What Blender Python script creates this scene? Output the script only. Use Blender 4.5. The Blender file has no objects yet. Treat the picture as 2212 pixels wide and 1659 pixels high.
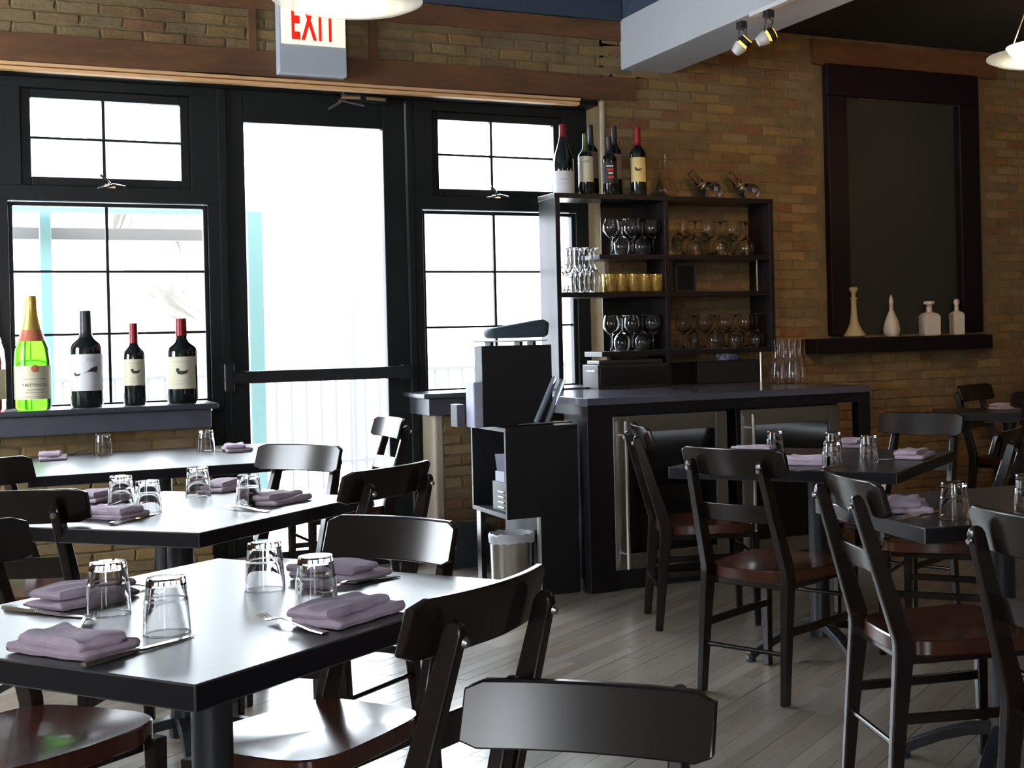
import bpy, bmesh, math, random
import numpy as np
from mathutils import Vector, Matrix
PI = math.pi
random.seed(7)
SC = bpy.context.scene
COL = SC.collection

# ------------------------------------------------------------------ camera
F_PX, CX, CY, CAMH = 2888.0, 1475.0, 724.0, 1.25
YAW, PITCH, ROLL = math.radians(27.53), math.radians(0.14), math.radians(1.32)
_fwd = np.array([math.sin(YAW)*math.cos(PITCH), math.cos(YAW)*math.cos(PITCH), -math.sin(PITCH)])
_right = np.array([math.cos(YAW), -math.sin(YAW), 0.0])
_down = -np.cross(_right, _fwd)
_r = math.cos(ROLL)*_right + math.sin(ROLL)*_down
_d = -math.sin(ROLL)*_right + math.cos(ROLL)*_down
CM = np.array([_r, _d, _fwd])
cam_data = bpy.data.cameras.new('camera')
cam = bpy.data.objects.new('camera', cam_data)
COL.objects.link(cam)
cam.matrix_world = Matrix(((_r[0], -_d[0], -_fwd[0], 0), (_r[1], -_d[1], -_fwd[1], 0), (_r[2], -_d[2], -_fwd[2], CAMH), (0, 0, 0, 1)))
cam_data.sensor_width = 36.0
cam_data.sensor_fit = 'HORIZONTAL'
cam_data.lens = F_PX/2212*36.0
cam_data.shift_x = (1106-CX)/2212
cam_data.shift_y = (CY-829.5)/2212
cam_data.clip_start = 0.05
SC.camera = cam

# ------------------------------------------------------------------ world, exposure
SC.view_settings.view_transform = 'Standard'
SC.view_settings.look = 'None'
SC.view_settings.gamma = 1.0
SC.view_settings.use_curve_mapping = False
SC.view_settings.exposure = 0.0
SC.cycles.use_denoising = True
SC.cycles.max_bounces = 14
SC.cycles.transmission_bounces = 12
SC.cycles.transparent_max_bounces = 16
SC.cycles.glossy_bounces = 6
SC.cycles.diffuse_bounces = 5
SC.cycles.caustics_reflective = False
SC.cycles.caustics_refractive = False
SC.cycles.sample_clamp_indirect = 6.0
world = bpy.data.worlds.new('overcast_sky')
SC.world = world
world.use_nodes = True
wn = world.node_tree.nodes['Background']
wn.inputs[0].default_value = (0.86, 0.93, 1.0, 1)
wn.inputs[1].default_value = 25.0

def ray(x, y):
    return CM.T @ np.array([(x-CX)/F_PX, (y-CY)/F_PX, 1.0])
def onz(x, y, z):
    r = ray(x, y); return Vector(np.array([0, 0, CAMH]) + r*((z-CAMH)/r[2]))
def ony(x, y, Y):
    r = ray(x, y); return Vector(np.array([0, 0, CAMH]) + r*(Y/r[1]))
def proj(p):
    q = CM @ (np.array(p, float) - np.array([0, 0, CAMH]))
    return CX+F_PX*q[0]/q[2], CY+F_PX*q[1]/q[2]

# ------------------------------------------------------------------ lights (room lamps, plus unseen bulbs added for warm fill)
def lamp(name, kind, loc, energy, col, rot=None, **kw):
    d = bpy.data.lights.new(name, kind); d.energy = energy; d.color = col
    for k, v in kw.items(): setattr(d, k, v)
    o = bpy.data.objects.new(name, d); COL.objects.link(o); o.location = loc
    if rot: o.rotation_euler = rot
    return o
def aim(o, target):
    v = Vector(target) - o.location
    o.rotation_euler = v.to_track_quat('-Z', 'Y').to_euler()
WARM = (1.0, 0.62, 0.30)
PEND_FILL = [(1.03, 4.2, 2.31), (3.90, 4.2, 2.345), (5.6, 5.6, 2.33), (5.2, 2.6, 2.33)]  # last pair: unseen bulbs added to warm the bar wall, no fixture built
for i, p in enumerate(PEND_FILL):
    lamp('pendant_or_added_bulb', 'POINT', (p[0], p[1], p[2]+0.06), (9, 7, 9, 7)[i], WARM, shadow_soft_size=0.06)
for p, t, e in (((3.16, 5.72, 2.50), (3.6, 7.1, 1.2), 22), ((3.18, 5.1, 2.52), (4.2, 7.1, 1.4), 24), ((3.2, 4.3, 2.52), (5.0, 7.1, 1.6), 26), ((3.2, 3.5, 2.52), (6.2, 7.1, 1.6), 26)):
    s = lamp('track_bulb', 'SPOT', p, e, WARM, spot_size=math.radians(75), spot_blend=0.9, shadow_soft_size=0.03)
    aim(s, t)

# ------------------------------------------------------------------ materials
MATS = {}
def mat(name, base=(0.5, 0.5, 0.5), rough=0.5, metal=0.0, spec=0.5, noise=None, bump=None, trans=0.0, ior=1.45, emis=None, estr=0.0, coat=0.0, alpha=1.0):
    """noise=(scale, strength, colour2, stretch) mixes a second colour; bump=(scale, strength, stretch)"""
    if name in MATS: return MATS[name]
    m = bpy.data.materials.new(name); m.use_nodes = True
    nt = m.node_tree; n = nt.nodes; l = nt.links
    b = n['Principled BSDF']
    b.inputs['Base Color'].default_value = (*base, 1)
    b.inputs['Roughness'].default_value = rough
    b.inputs['Metallic'].default_value = metal
    b.inputs['Specular IOR Level'].default_value = spec
    b.inputs['IOR'].default_value = ior
    b.inputs['Transmission Weight'].default_value = trans
    b.inputs['Coat Weight'].default_value = coat
    b.inputs['Coat Roughness'].default_value = 0.12
    if emis:
        b.inputs['Emission Color'].default_value = (*emis, 1); b.inputs['Emission Strength'].default_value = estr
    if noise or bump:
        tc = n.new('ShaderNodeTexCoord')
    if noise:
        sc, st, c2, stretch = noise
        mp = n.new('ShaderNodeMapping'); mp.inputs['Scale'].default_value = stretch
        l.new(tc.outputs['Object'], mp.inputs['Vector'])
        t = n.new('ShaderNodeTexNoise'); t.inputs['Scale'].default_value = sc; t.inputs['Detail'].default_value = 6; t.inputs['Roughness'].default_value = 0.65
        l.new(mp.outputs['Vector'], t.inputs['Vector'])
        r = n.new('ShaderNodeValToRGB'); r.color_ramp.elements[0].position = 0.5-0.5*st*0.5; r.color_ramp.elements[1].position = 0.5+0.5*st*0.5
        r.color_ramp.elements[0].color = (*base, 1); r.color_ramp.elements[1].color = (*c2, 1)
        l.new(t.outputs['Fac'], r.inputs['Fac']); l.new(r.outputs['Color'], b.inputs['Base Color'])
    if bump:
        sc, st, stretch = bump
        mp = n.new('ShaderNodeMapping'); mp.inputs['Scale'].default_value = stretch
        l.new(tc.outputs['Object'], mp.inputs['Vector'])
        t = n.new('ShaderNodeTexNoise'); t.inputs['Scale'].default_value = sc; t.inputs['Detail'].default_value = 5
        l.new(mp.outputs['Vector'], t.inputs['Vector'])
        bp = n.new('ShaderNodeBump'); bp.inputs['Strength'].default_value = st; bp.inputs['Distance'].default_value = 0.008 if st >= 0.3 else 0.0008
        l.new(t.outputs['Fac'], bp.inputs['Height']); l.new(bp.outputs['Normal'], b.inputs['Normal'])
    MATS[name] = m
    return m
def smear(m, col, lo=0.46, hi=0.62, scale=2.6, amt=0.85):
    """old mortar smeared in patches over the bricks"""
    nt = m.node_tree; n = nt.nodes; l = nt.links; b = n['Principled BSDF']
    g = n.new('ShaderNodeNewGeometry'); t = n.new('ShaderNodeTexNoise'); t.inputs['Scale'].default_value = scale; t.inputs['Detail'].default_value = 7; t.inputs['Roughness'].default_value = 0.7
    l.new(g.outputs['Position'], t.inputs['Vector'])
    mr = n.new('ShaderNodeMapRange'); mr.inputs['From Min'].default_value = lo; mr.inputs['From Max'].default_value = hi; mr.inputs['To Max'].default_value = amt
    l.new(t.outputs['Fac'], mr.inputs['Value'])
    mx = n.new('ShaderNodeMix'); mx.data_type = 'RGBA'; mx.inputs[7].default_value = (*col, 1)
    l.new(mr.outputs['Result'], mx.inputs[0]); l.new(b.inputs['Base Color'].links[0].from_socket, mx.inputs[6]); l.new(mx.outputs[2], b.inputs['Base Color'])
    return m
def random_tint(m, amount=0.35, hue=0.0):
    """brightness differs from object to object (bricks, planks)"""
    nt = m.node_tree; n = nt.nodes; l = nt.links; b = n['Principled BSDF']
    oi = n.new('ShaderNodeObjectInfo'); mr = n.new('ShaderNodeMapRange')
    mr.inputs['To Min'].default_value = 1-amount; mr.inputs['To Max'].default_value = 1+amount
    l.new(oi.outputs['Random'], mr.inputs['Value'])
    hs = n.new('ShaderNodeHueSaturation'); l.new(mr.outputs['Result'], hs.inputs['Value'])
    if b.inputs['Base Color'].is_linked:
        l.new(b.inputs['Base Color'].links[0].from_socket, hs.inputs['Color'])
    else: hs.inputs['Color'].default_value = b.inputs['Base Color'].default_value
    l.new(hs.outputs['Color'], b.inputs['Base Color'])
    return m
def window_glass():
    m = bpy.data.materials.new('window_glass'); m.use_nodes = True; n = m.node_tree.nodes; l = m.node_tree.links
    for x in list(n): n.remove(x)
    o = n.new('ShaderNodeOutputMaterial'); mx = n.new('ShaderNodeMixShader'); t = n.new('ShaderNodeBsdfTransparent'); g = n.new('ShaderNodeBsdfGlossy')
    t.inputs[0].default_value = (0.97, 0.98, 0.98, 1); g.inputs['Roughness'].default_value = 0.02
    f = n.new('ShaderNodeFresnel'); f.inputs['IOR'].default_value = 1.3
    l.new(f.outputs[0], mx.inputs[0]); l.new(t.outputs[0], mx.inputs[1]); l.new(g.outputs[0], mx.inputs[2]); l.new(mx.outputs[0], o.inputs[0])
    return m
M_PANE = window_glass()
M_FRAME = mat('dark_green_black_paint', (0.007, 0.010, 0.010), 0.40, spec=0.3, noise=(3, 1, (0.014, 0.016, 0.017), (1, 1, 1)), bump=(40, 0.15, (1, 1, 0.1)))
M_SILL = mat('sill_paint', (0.045, 0.05, 0.065), 0.35, noise=(8, 0.8, (0.07, 0.07, 0.085), (1, 1, 1)), bump=(20, 0.2, (1, 1, 1)))
M_BLACKWOOD = mat('black_stained_wood', (0.010, 0.008, 0.010), 0.24, spec=0.5, noise=(9, 0.8, (0.022, 0.015, 0.014), (1, 14, 1)))
M_TABLE = mat('black_table_top', (0.016, 0.015, 0.019), 0.33, spec=1.0, noise=(4, 0.9, (0.036, 0.033, 0.036), (1, 16, 1)))
M_EDGE = mat('table_edge', (0.010, 0.009, 0.013), 0.30, spec=0.35)
M_IRON = mat('black_cast_iron', (0.02, 0.021, 0.025), 0.38, bump=(60, 0.1, (1, 1, 1)))
M_SEAT = mat('mahogany_seat', (0.048, 0.014, 0.010), 0.17, spec=0.6, noise=(3, 0.9, (0.085, 0.026, 0.016), (6, 1, 1)))
M_CHAIR = mat('dark_walnut', (0.012, 0.008, 0.007), 0.21, spec=0.5, noise=(2, 0.9, (0.017, 0.011, 0.009), (1, 1, 6)))
M_BOLT = mat('steel_bolt', (0.5, 0.48, 0.45), 0.3, metal=1)
M_STEEL = mat('brushed_steel', (0.30, 0.27, 0.23), 0.32, metal=1, bump=(60, 0.05, (1, 1, 0.05)))
M_POLISHED = mat('polished_steel', (0.85, 0.83, 0.80), 0.16, metal=1)
M_DARKGLASS = mat('dark_cooler_glass', (0.006, 0.006, 0.008), 0.06, spec=0.6)
M_BEAM = mat('white_beam_paint', (0.54, 0.56, 0.58), 0.6, bump=(25, 0.08, (1, 1, 1)))
M_BLUE = mat('slate_blue_paint', (0.055, 0.075, 0.115), 0.6, noise=(6, 0.7, (0.045, 0.062, 0.10), (1, 1, 1)))
M_CEIL = mat('black_ceiling_paint', (0.014, 0.016, 0.018), 0.8, noise=(4, 0.8, (0.022, 0.023, 0.022), (1, 1, 1)))
M_MORTAR = mat('smeared_mortar', (0.24, 0.175, 0.085), 0.9, noise=(7, 1.0, (0.16, 0.11, 0.05), (1, 1, 1)), bump=(30, 0.6, (1, 1, 1)))
BRK = []
for k, (a, b_) in enumerate([((0.290, 0.167, 0.070), (0.189, 0.102, 0.043)), ((0.232, 0.167, 0.081), (0.319, 0.217, 0.108)), ((0.275, 0.123, 0.057), (0.174, 0.080, 0.041)),
                       ((0.362, 0.225, 0.074), (0.246, 0.160, 0.065)), ((0.217, 0.152, 0.081), (0.145, 0.104, 0.057)), ((0.290, 0.217, 0.115), (0.217, 0.145, 0.074))]):
    BRK.append(random_tint(mat('old_brick_%d' % k, a, 0.9, noise=(16, 1.0, b_, (1, 1, 1)), bump=(45, 0.6, (1, 1, 1))), 0.22))
smear(M_MORTAR, (0.07, 0.042, 0.018), 0.50, 0.68, 1.7, 0.6)
for m_ in BRK: smear(m_, (0.215, 0.155, 0.072), 0.40, 0.62); smear(m_, (0.07, 0.042, 0.018), 0.50, 0.68, 1.7, 0.6)
M_RUST = mat('oxide_red_beam', (0.20, 0.085, 0.032), 0.7, noise=(5, 0.8, (0.085, 0.040, 0.018), (0.5, 1, 2.0)), bump=(18, 0.3, (0.5, 1, 2)))
M_TAN = mat('tan_wood_strip', (0.85, 0.52, 0.26), 0.45, noise=(3, 1, (0.7, 0.40, 0.18), (0.3, 1, 8)))
M_PLANK = []
for k, (a, b_) in enumerate([((0.36, 0.315, 0.26), (0.27, 0.235, 0.19)), ((0.33, 0.29, 0.245), (0.40, 0.35, 0.295)), ((0.29, 0.25, 0.21), (0.36, 0.31, 0.26)), ((0.36, 0.29, 0.23), (0.28, 0.23, 0.185))]):
    M_PLANK.append(random_tint(mat('greyed_oak_%d' % k, a, 0.24, spec=0.8, noise=(7, 1.0, b_, (1, 11, 1)), bump=(20, 0.12, (1, 10, 1))), 0.10))
M_SUB = mat('floor_base_dark', (0.05, 0.045, 0.04), 0.8)
M_PLASTER = mat('plaster', (0.50, 0.43, 0.34), 0.85, noise=(5, 1, (0.36, 0.29, 0.2), (1, 1, 1)))
M_GLASS = mat('clear_glass', (1, 1, 1), 0.0, trans=1.0, ior=1.46)
M_GREENG = mat('green_bottle_glass', (0.07, 0.52, 0.01), 0.03, trans=1.0, ior=1.3)
M_DARKBOT = mat('dark_wine_bottle', (0.006, 0.010, 0.009), 0.06, spec=0.8, coat=0.5)
M_LINEN = mat('lilac_linen', (0.56, 0.45, 0.53), 0.9, noise=(60, 0.6, (0.49, 0.39, 0.47), (1, 1, 1)), bump=(160, 0.25, (1, 1, 1)))
M_CREAM = mat('cream_label', (0.78, 0.72, 0.52), 0.6)
M_YELLOWL = mat('yellow_label', (0.60, 0.50, 0.22), 0.6)
M_WHITEL = mat('white_label', (0.78, 0.77, 0.78), 0.6)
M_GREYL = mat('grey_label', (0.24, 0.17, 0.15), 0.7)
M_INK = mat('dark_ink', (0.04, 0.035, 0.03), 0.6)
M_GOLDFOIL = mat('gold_foil', (0.75, 0.52, 0.12), 0.35, metal=0.8)
M_REDFOIL = mat('red_foil', (0.26, 0.012, 0.02), 0.3, metal=0.3)
M_BLACKFOIL = mat('black_foil', (0.02, 0.02, 0.03), 0.35)
M_GREENFOIL = mat('olive_foil', (0.08, 0.12, 0.03), 0.4)
M_SEAL = mat('copper_seal', (0.55, 0.16, 0.08), 0.4)
M_PORC = mat('ivory_ceramic', (0.66, 0.56, 0.46), 0.45, bump=(70, 0.2, (1, 1, 1)))
M_PORCY = mat('yellowed_ceramic', (0.55, 0.45, 0.25), 0.4)
M_GOLDG = mat('gold_amber_glass', (0.75, 0.55, 0.18), 0.12, metal=0.75)
M_SIGNBODY = mat('sign_grey_white', (0.50, 0.56, 0.62), 0.45)
M_SIGNLIT = mat('sign_lit_panel', (0.9, 0.8, 0.7), 0.4, emis=(1.0, 0.74, 0.58), estr=0.95)
M_SIGNRED = mat('sign_red_letters', (0.8, 0.02, 0.01), 0.4, emis=(1.0, 0.012, 0.0), estr=0.75)
M_LAMPGLOW = mat('lit_glass_bowl', (1, 1, 1), 0.3, emis=(1.0, 0.9, 0.7), estr=5.0)
M_LAMPDISC = bpy.data.materials.new('frosted_disc'); M_LAMPDISC.use_nodes = True
_n = M_LAMPDISC.node_tree.nodes; _l = M_LAMPDISC.node_tree.links; _n.remove(_n['Principled BSDF'])
_t = _n.new('ShaderNodeBsdfTranslucent'); _t.inputs[0].default_value = (0.85, 0.87, 0.82, 1); _g = _n.new('ShaderNodeBsdfGlossy'); _g.inputs['Roughness'].default_value = 0.15
_m = _n.new('ShaderNodeMixShader'); _m.inputs[0].default_value = 0.12; _l.new(_t.outputs[0], _m.inputs[1]); _l.new(_g.outputs[0], _m.inputs[2])
_m2 = _n.new('ShaderNodeMixShader'); _m2.inputs[0].default_value = 0.62; _tr = _n.new('ShaderNodeBsdfTransparent'); _l.new(_m.outputs[0], _m2.inputs[1]); _l.new(_tr.outputs[0], _m2.inputs[2]); _l.new(_m2.outputs[0], _n['Material Output'].inputs[0])
M_SPOTGLOW = mat('hot_lamp_ring', (1, 0.6, 0.2), 0.3, emis=(1.0, 0.42, 0.06), estr=3.2)
M_WHITEMETAL = mat('white_metal', (0.75, 0.75, 0.72), 0.35)
M_CARD = mat('pale_card', (0.42, 0.42, 0.55), 0.6)
M_TEAL = mat('slate_teal_cloth', (0.05, 0.08, 0.10), 0.8, bump=(90, 0.3, (1, 1, 1)))
M_BLACK = mat('matt_black', (0.012, 0.012, 0.014), 0.5)
M_COUNTER = mat('grey_counter_top', (0.10, 0.10, 0.13), 0.16, spec=0.6)
M_SHELF = mat('dark_shelf_board', (0.012, 0.010, 0.013), 0.3, spec=0.35)
M_GREENBOARD = mat('green_black_board', (0.022, 0.027, 0.020), 0.6, noise=(2.5, 0.9, (0.033, 0.034, 0.027), (1, 1, 0.4)))
M_DARKPURPLE = mat('dark_aubergine_paint', (0.009, 0.006, 0.009), 0.5, spec=0.25, bump=(30, 0.2, (1, 1, 1)))
M_TURQ = mat('turquoise_paint', (0.085, 0.16, 0.165), 0.6)
M_PALEWOOD = mat('pale_bark', (0.075, 0.065, 0.056), 0.9, noise=(6, 1, (0.13, 0.12, 0.11), (1, 1, 0.3)), bump=(12, 1, (1, 1, 0.3)))
M_OUTG = mat('pale_paving', (0.55, 0.55, 0.55), 0.9)  # one even pale grey for the paving
M_RAIL = mat('grey_railing', (0.075, 0.075, 0.09), 0.6)
M_REDL = mat('red_label_band', (0.45, 0.03, 0.02), 0.5)

# ------------------------------------------------------------------ mesh helpers
class MB:
    def __init__(s): s.v = []; s.f = []; s.mi = []
    def add(s, vs, fs, mi=0):
        o = len(s.v); s.v += [tuple(p) for p in vs]; s.f += [tuple(i+o for i in f) for f in fs]; s.mi += [mi]*len(fs); return s
    def box(s, c, d, rz=0.0, mi=0):
        hx, hy, hz = d[0]/2, d[1]/2, d[2]/2; ca, sa = math.cos(rz), math.sin(rz); vs = []
        for z in (-hz, hz):
            for x, y in ((-hx, -hy), (hx, -hy), (hx, hy), (-hx, hy)):
                vs.append((c[0]+x*ca-y*sa, c[1]+x*sa+y*ca, c[2]+z))
        return s.add(vs, [(3, 2, 1, 0), (4, 5, 6, 7), (0, 1, 5, 4), (1, 2, 6, 5), (2, 3, 7, 6), (3, 0, 4, 7)], mi)
    def span(s, x0, x1, y0, y1, z0, z1, mi=0):
        return s.box(((x0+x1)/2, (y0+y1)/2, (z0+z1)/2), (abs(x1-x0), abs(y1-y0), abs(z1-z0)), 0, mi)
    def lathe(s, prof, n=24, c=(0, 0, 0), mi=0, cap=True, sq=None):
        """prof = [(r, z), ...]; sq = number of flat sides to use instead"""
        n = sq or n; off = PI/n if sq else 0
        vs = []; fs = []
        for r, z in prof:
            for k in range(n):
                a = 2*PI*k/n+off; vs.append((c[0]+r*math.cos(a), c[1]+r*math.sin(a), c[2]+z))
        for i in range(len(prof)-1):
            for k in range(n):
                a, b = i*n+k, i*n+(k+1) % n; fs.append((a, b, b+n, a+n))
        if cap:
            if prof[0][0] > 1e-6: fs.append(tuple(reversed(range(n))))
            if prof[-1][0] > 1e-6: fs.append(tuple((len(prof)-1)*n+k for k in range(n)))
        return s.add(vs, fs, mi)
    def sweep(s, pts, sizes, up=(0, 0, 1), sides=4, mi=0, side=None):
        """sweep a rectangle (sides=4, sizes=(w,h)) or circle (sizes=r) along pts"""
        pts = [Vector(p) for p in pts]; vs = []; fs = []
        for i, p in enumerate(pts):
            t = (pts[min(i+1, len(pts)-1)]-pts[max(i-1, 0)]).normalized()
            if side is not None: X = Vector(side); X = (X-t*X.dot(t)).normalized()
            else:
                u = Vector(up)
                if abs(t.dot(u)) > 0.95: u = Vector((0, 1, 0))
                X = t.cross(u).normalized()
            Y = X.cross(t).normalized(); sz = sizes[i] if isinstance(sizes, list) else sizes
            if sides == 4:
                w, h = sz
                for a, b in ((-w/2, -h/2), (w/2, -h/2), (w/2, h/2), (-w/2, h/2)): vs.append(p+X*a+Y*b)
            else:
                for k in range(sides):
                    a = 2*PI*k/sides; vs.append(p+X*(sz*math.cos(a))+Y*(sz*math.sin(a)))
        n = sides
        for i in range(len(pts)-1):
            for k in range(n):
                a, b = i*n+k, i*n+(k+1) % n; fs.append((a, b, b+n, a+n))
        fs.append(tuple(reversed(range(n)))); fs.append(tuple((len(pts)-1)*n+k for k in range(n)))
        return s.add(vs, fs, mi)
    def mesh(s, name, mats, bevel=0.0, smooth=40, seg=2):
        me = bpy.data.meshes.new(name)
        me.from_pydata(s.v, [], s.f)
        if not isinstance(mats, (list, tuple)): mats = [mats]
        for m in mats: me.materials.append(m)
        me.polygons.foreach_set('material_index', s.mi)
        bm = bmesh.new(); bm.from_mesh(me); bmesh.ops.recalc_face_normals(bm, faces=bm.faces)
        if bevel:
            es = [e for e in bm.edges if len(e.link_faces) == 2 and e.calc_face_angle(0) > 0.5]
            bmesh.ops.bevel(bm, geom=es, offset=bevel, segments=seg, affect='EDGES', profile=0.5, clamp_overlap=True)
        bm.to_mesh(me); bm.free()
        if bevel and smooth: smooth = 18
        if smooth:
            me.polygons.foreach_set('use_smooth', [True]*len(me.polygons)); me.set_sharp_from_angle(angle=math.radians(smooth))
        me.update()
        return me
    def build(s, name, mats, parent=None, bevel=0.0, smooth=40, seg=2, **props):
        return link(name, s.mesh(name, mats, bevel, smooth, seg), parent, **props)
def link(name, me, parent=None, **props):
    o = bpy.data.objects.new(name, me); COL.objects.link(o)
    if parent is not None: o.parent = parent
    for k, v in props.items():
        if v is not None: o[k] = v
    return o
def empty(name, loc=(0, 0, 0), rz=0.0, **props):
    o = bpy.data.objects.new(name, None); COL.objects.link(o); o.location = loc; o.rotation_euler = (0, 0, rz); o.empty_display_size = 0.1
    for k, v in props.items():
        if v is not None: o[k] = v
    return o
def thing(name, label, cat, loc=(0, 0, 0), rz=0.0, group=None):
    return empty(name, loc, rz, label=label, category=cat, group=group)
def struct(name, label=None):
    return empty(name, kind='structure', label=label)
def kids(o): return KIDS.get(o.name, [])
def dup(o, parent=None, **props):
    c = o.copy(); COL.objects.link(c)
    if parent is not None: c.parent = parent
    for ch in [x for x in list(o.children)]: dup(ch, c)
    for k, v in props.items():
        if v is not None: c[k] = v
    return c
def text_mb(body, height, mi=0, spacing=1.0, offset=0.0):
    """flat text in the XZ plane, centred, facing -Y"""
    cu = bpy.data.curves.new('txt', 'FONT'); cu.body = body; cu.size = height*1.4; cu.align_x = 'CENTER'; cu.align_y = 'CENTER'; cu.space_character = spacing; cu.resolution_u = 2; cu.offset = offset
    ob = bpy.data.objects.new('txt', cu); COL.objects.link(ob)
    bpy.context.view_layer.update()
    me = bpy.data.meshes.new_from_object(ob.evaluated_get(bpy.context.evaluated_depsgraph_get()))
    vs = [(v.co.x, 0.0, v.co.y) for v in me.vertices]; fs = [tuple(p.vertices) for p in me.polygons]
    bpy.data.objects.remove(ob); bpy.data.curves.remove(cu); bpy.data.meshes.remove(me)
    m = MB(); m.add(vs, fs, mi); return m
def wrap(mb, R, phi0=-PI/2, z0=0.0, x0=0.0):
    """bend flat XZ drawing round a vertical cylinder of radius R"""
    mb.v = [(R*math.cos(phi0+(x+x0)/R), R*math.sin(phi0+(x+x0)/R), z+z0) for x, y, z in mb.v]
    return mb
def band(R, z0, z1, phi0=-PI/2, half=1.2, n=14, mi=0):
    m = MB(); vs = []
    for i in range(n+1):
        a = phi0-half+2*half*i/n
        for z in (z0, z1): vs.append((R*math.cos(a), R*math.sin(a), z))
    m.add(vs, [(2*i, 2*i+2, 2*i+3, 2*i+1) for i in range(n)], mi); return m

# ================================================================== SETTING
W = 7.12          # brick wall face
YG = 7.40         # plane of the windows and the door
XL, XR, YB = -2.6, 9.2, -3.2
CEIL_L, CEIL_R = 3.42, ony(1829, 84, W).z
T = 0.75

# ---- floor: planks laid on the slant of the tables
fl = struct('floor')
PA = math.radians(35.0); PW = 0.060
MB().span(XL, XR, YB, YG+0.4, -0.10, -0.012).build('floor_base', M_SUB, fl)
plank_mesh = {}
def plank_geo(L, k):
    return MB().box((0, 0, -0.006), (L, PW-0.0012, 0.012)).mesh('plank', M_PLANK[k], 0, 0)
for k in range(4):
    for L in (0.7, 1.0, 1.4): plank_mesh[(k, L)] = plank_geo(L-0.002, k)
ca, sa = math.cos(PA), math.sin(PA)
planks = []
for r in range(-110, 150):
    u = random.uniform(-9.0, -7.6)
    while u < 13:
        L = random.choice((0.7, 1.0, 1.4)); cu_, cv = u+L/2, r*PW; u += L
        x, y = cu_*ca-cv*sa, cu_*sa+cv*ca
        if XL-0.4 < x < XR+0.4 and YB-0.3 < y < YG+0.5: planks.append((x, y, L, random.randrange(4)))
def pl_key(p):
    if p[1] < 0.8: return 1e9
    q = proj((p[0], p[1], 0)); inf = -60 < q[0] < 2270 and 1150 < q[1] < 1720
    return (0 if inf else 1e5) + math.hypot(p[0], p[1])
planks.sort(key=pl_key)
for x, y, L, k in planks[:300]:
    o = link('plank', plank_mesh[(k, L)], fl); o.location = (x, y, random.uniform(-0.0007, 0.0007)); o.rotation_euler = (0, 0, PA)
rest = MB()
for x, y, L, k in planks[300:]: rest.box((x, y, -0.006), (L-0.002, PW-0.0012, 0.012), PA, k)
rest.build('plank_field', M_PLANK, fl, smooth=0, kind='stuff')

# ---- bricks
def brick_mesh(w, h, k, seed):
    rnd = random.Random(seed); n = 5; vs = []; hw, hh = w/2, h/2; t = 0.012
    ring = [(-hw, -hh), (0, -hh), (hw, -hh), (hw, 0), (hw, hh), (0, hh), (-hw, hh), (-hw, 0)]
    j = [(rnd.uniform(-.005, .005), rnd.uniform(-.0045, .0045)) for _ in ring]
    for dy, s in ((t, 1.0), (0.004, 1.0), (0.0012, 0.95)):
        for (x, z), (a, b) in zip(ring, j): vs.append((x*s+a if s < 1 else x+a, dy, z*(s if s == 1 else 0.86)+b))
    fs = []
    for i in range(2):
        for q in range(8): fs.append((i*8+q, i*8+(q+1) % 8, (i+1)*8+(q+1) % 8, (i+1)*8+q))
    fs.append(tuple(16+q for q in range(8)))
    return MB().add(vs, fs)
BW, BH, JW, JH = 0.186, 0.050, 0.010, 0.010
BM = [[brick_mesh(BW, BH, k, 10*k+s).mesh('brick', BRK[k], 0, 0) for s in range(2)] for k in range(6)]
BHALF = [brick_mesh(BW/2-JW/2, BH, k, 90+k).mesh('brick', BRK[k], 0, 0) for k in range(6)]
def brick_field(parent, x0, x1, z0, z1, holes, Y, limit, want, weights):
    spots = []; row = 0; z = z0+BH/2+0.004
    while z+BH/2 < z1:
        x = x0-(BW/2 if row % 2 else 0)+BW/2
        while x-BW/2 < x1:
            a, b = max(x-BW/2, x0), min(x+BW/2, x1)
            half = False
            if b-a > 0.07:
                cx_, wv = (a+b)/2, b-a
                if wv < BW*0.98: half = True
                if not any(h[0] < b and h[1] > a and h[2] < z+BH/2-0.01 and h[3] > z-BH/2+0.01 for h in holes):
                    spots.append((cx_, z, wv, half, random.choices(range(6), weights)[0]))
            x += BW+JW
        z += BH+JH; row += 1
    spots.sort(key=lambda s: want(s))
    for i, (x, z, wv, half, k) in enumerate(spots[:limit]):
        me = BHALF[k] if half else BM[k][random.randrange(2)]
        o = link('brick', me, parent); o.location = (x, Y-random.uniform(-0.001, 0.004), z)
        if half: o.scale = (wv/(BW/2-JW/2), 1, 1)
        o.rotation_euler = (0, random.uniform(-.012, .012), random.choice((0, 0)))
    rest = MB()
    for (x, z, wv, half, k) in spots[limit:]:
        b = brick_mesh(wv, BH, k, int(x*977+z*131)); rest.add([(p[0]+x, p[1]+Y, p[2]+z) for p in b.v], b.f, k)
    if rest.v: rest.build('brick_field', BRK, parent, smooth=0, kind='stuff')

# px helpers on planes
def X_(px, py, Y): return ony(px, py, Y).x
def Z_(px, py, Y): return ony(px, py, Y).z
x_knee = X_(457, 910, W)          # right end of left knee wall
x_pier = X_(942, 1000, W)         # left end of right knee wall
x_rec = X_(1300, 300, W)          # right side of the window recess
z_sill = Z_(300, 880, 6.98)
z_lint = Z_(300, 152, W)          # bottom of lintel
z_lint = (Z_(100, 143, W)+Z_(1250, 214, W))/2
z_topb = Z_(1333, 43, W)
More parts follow.
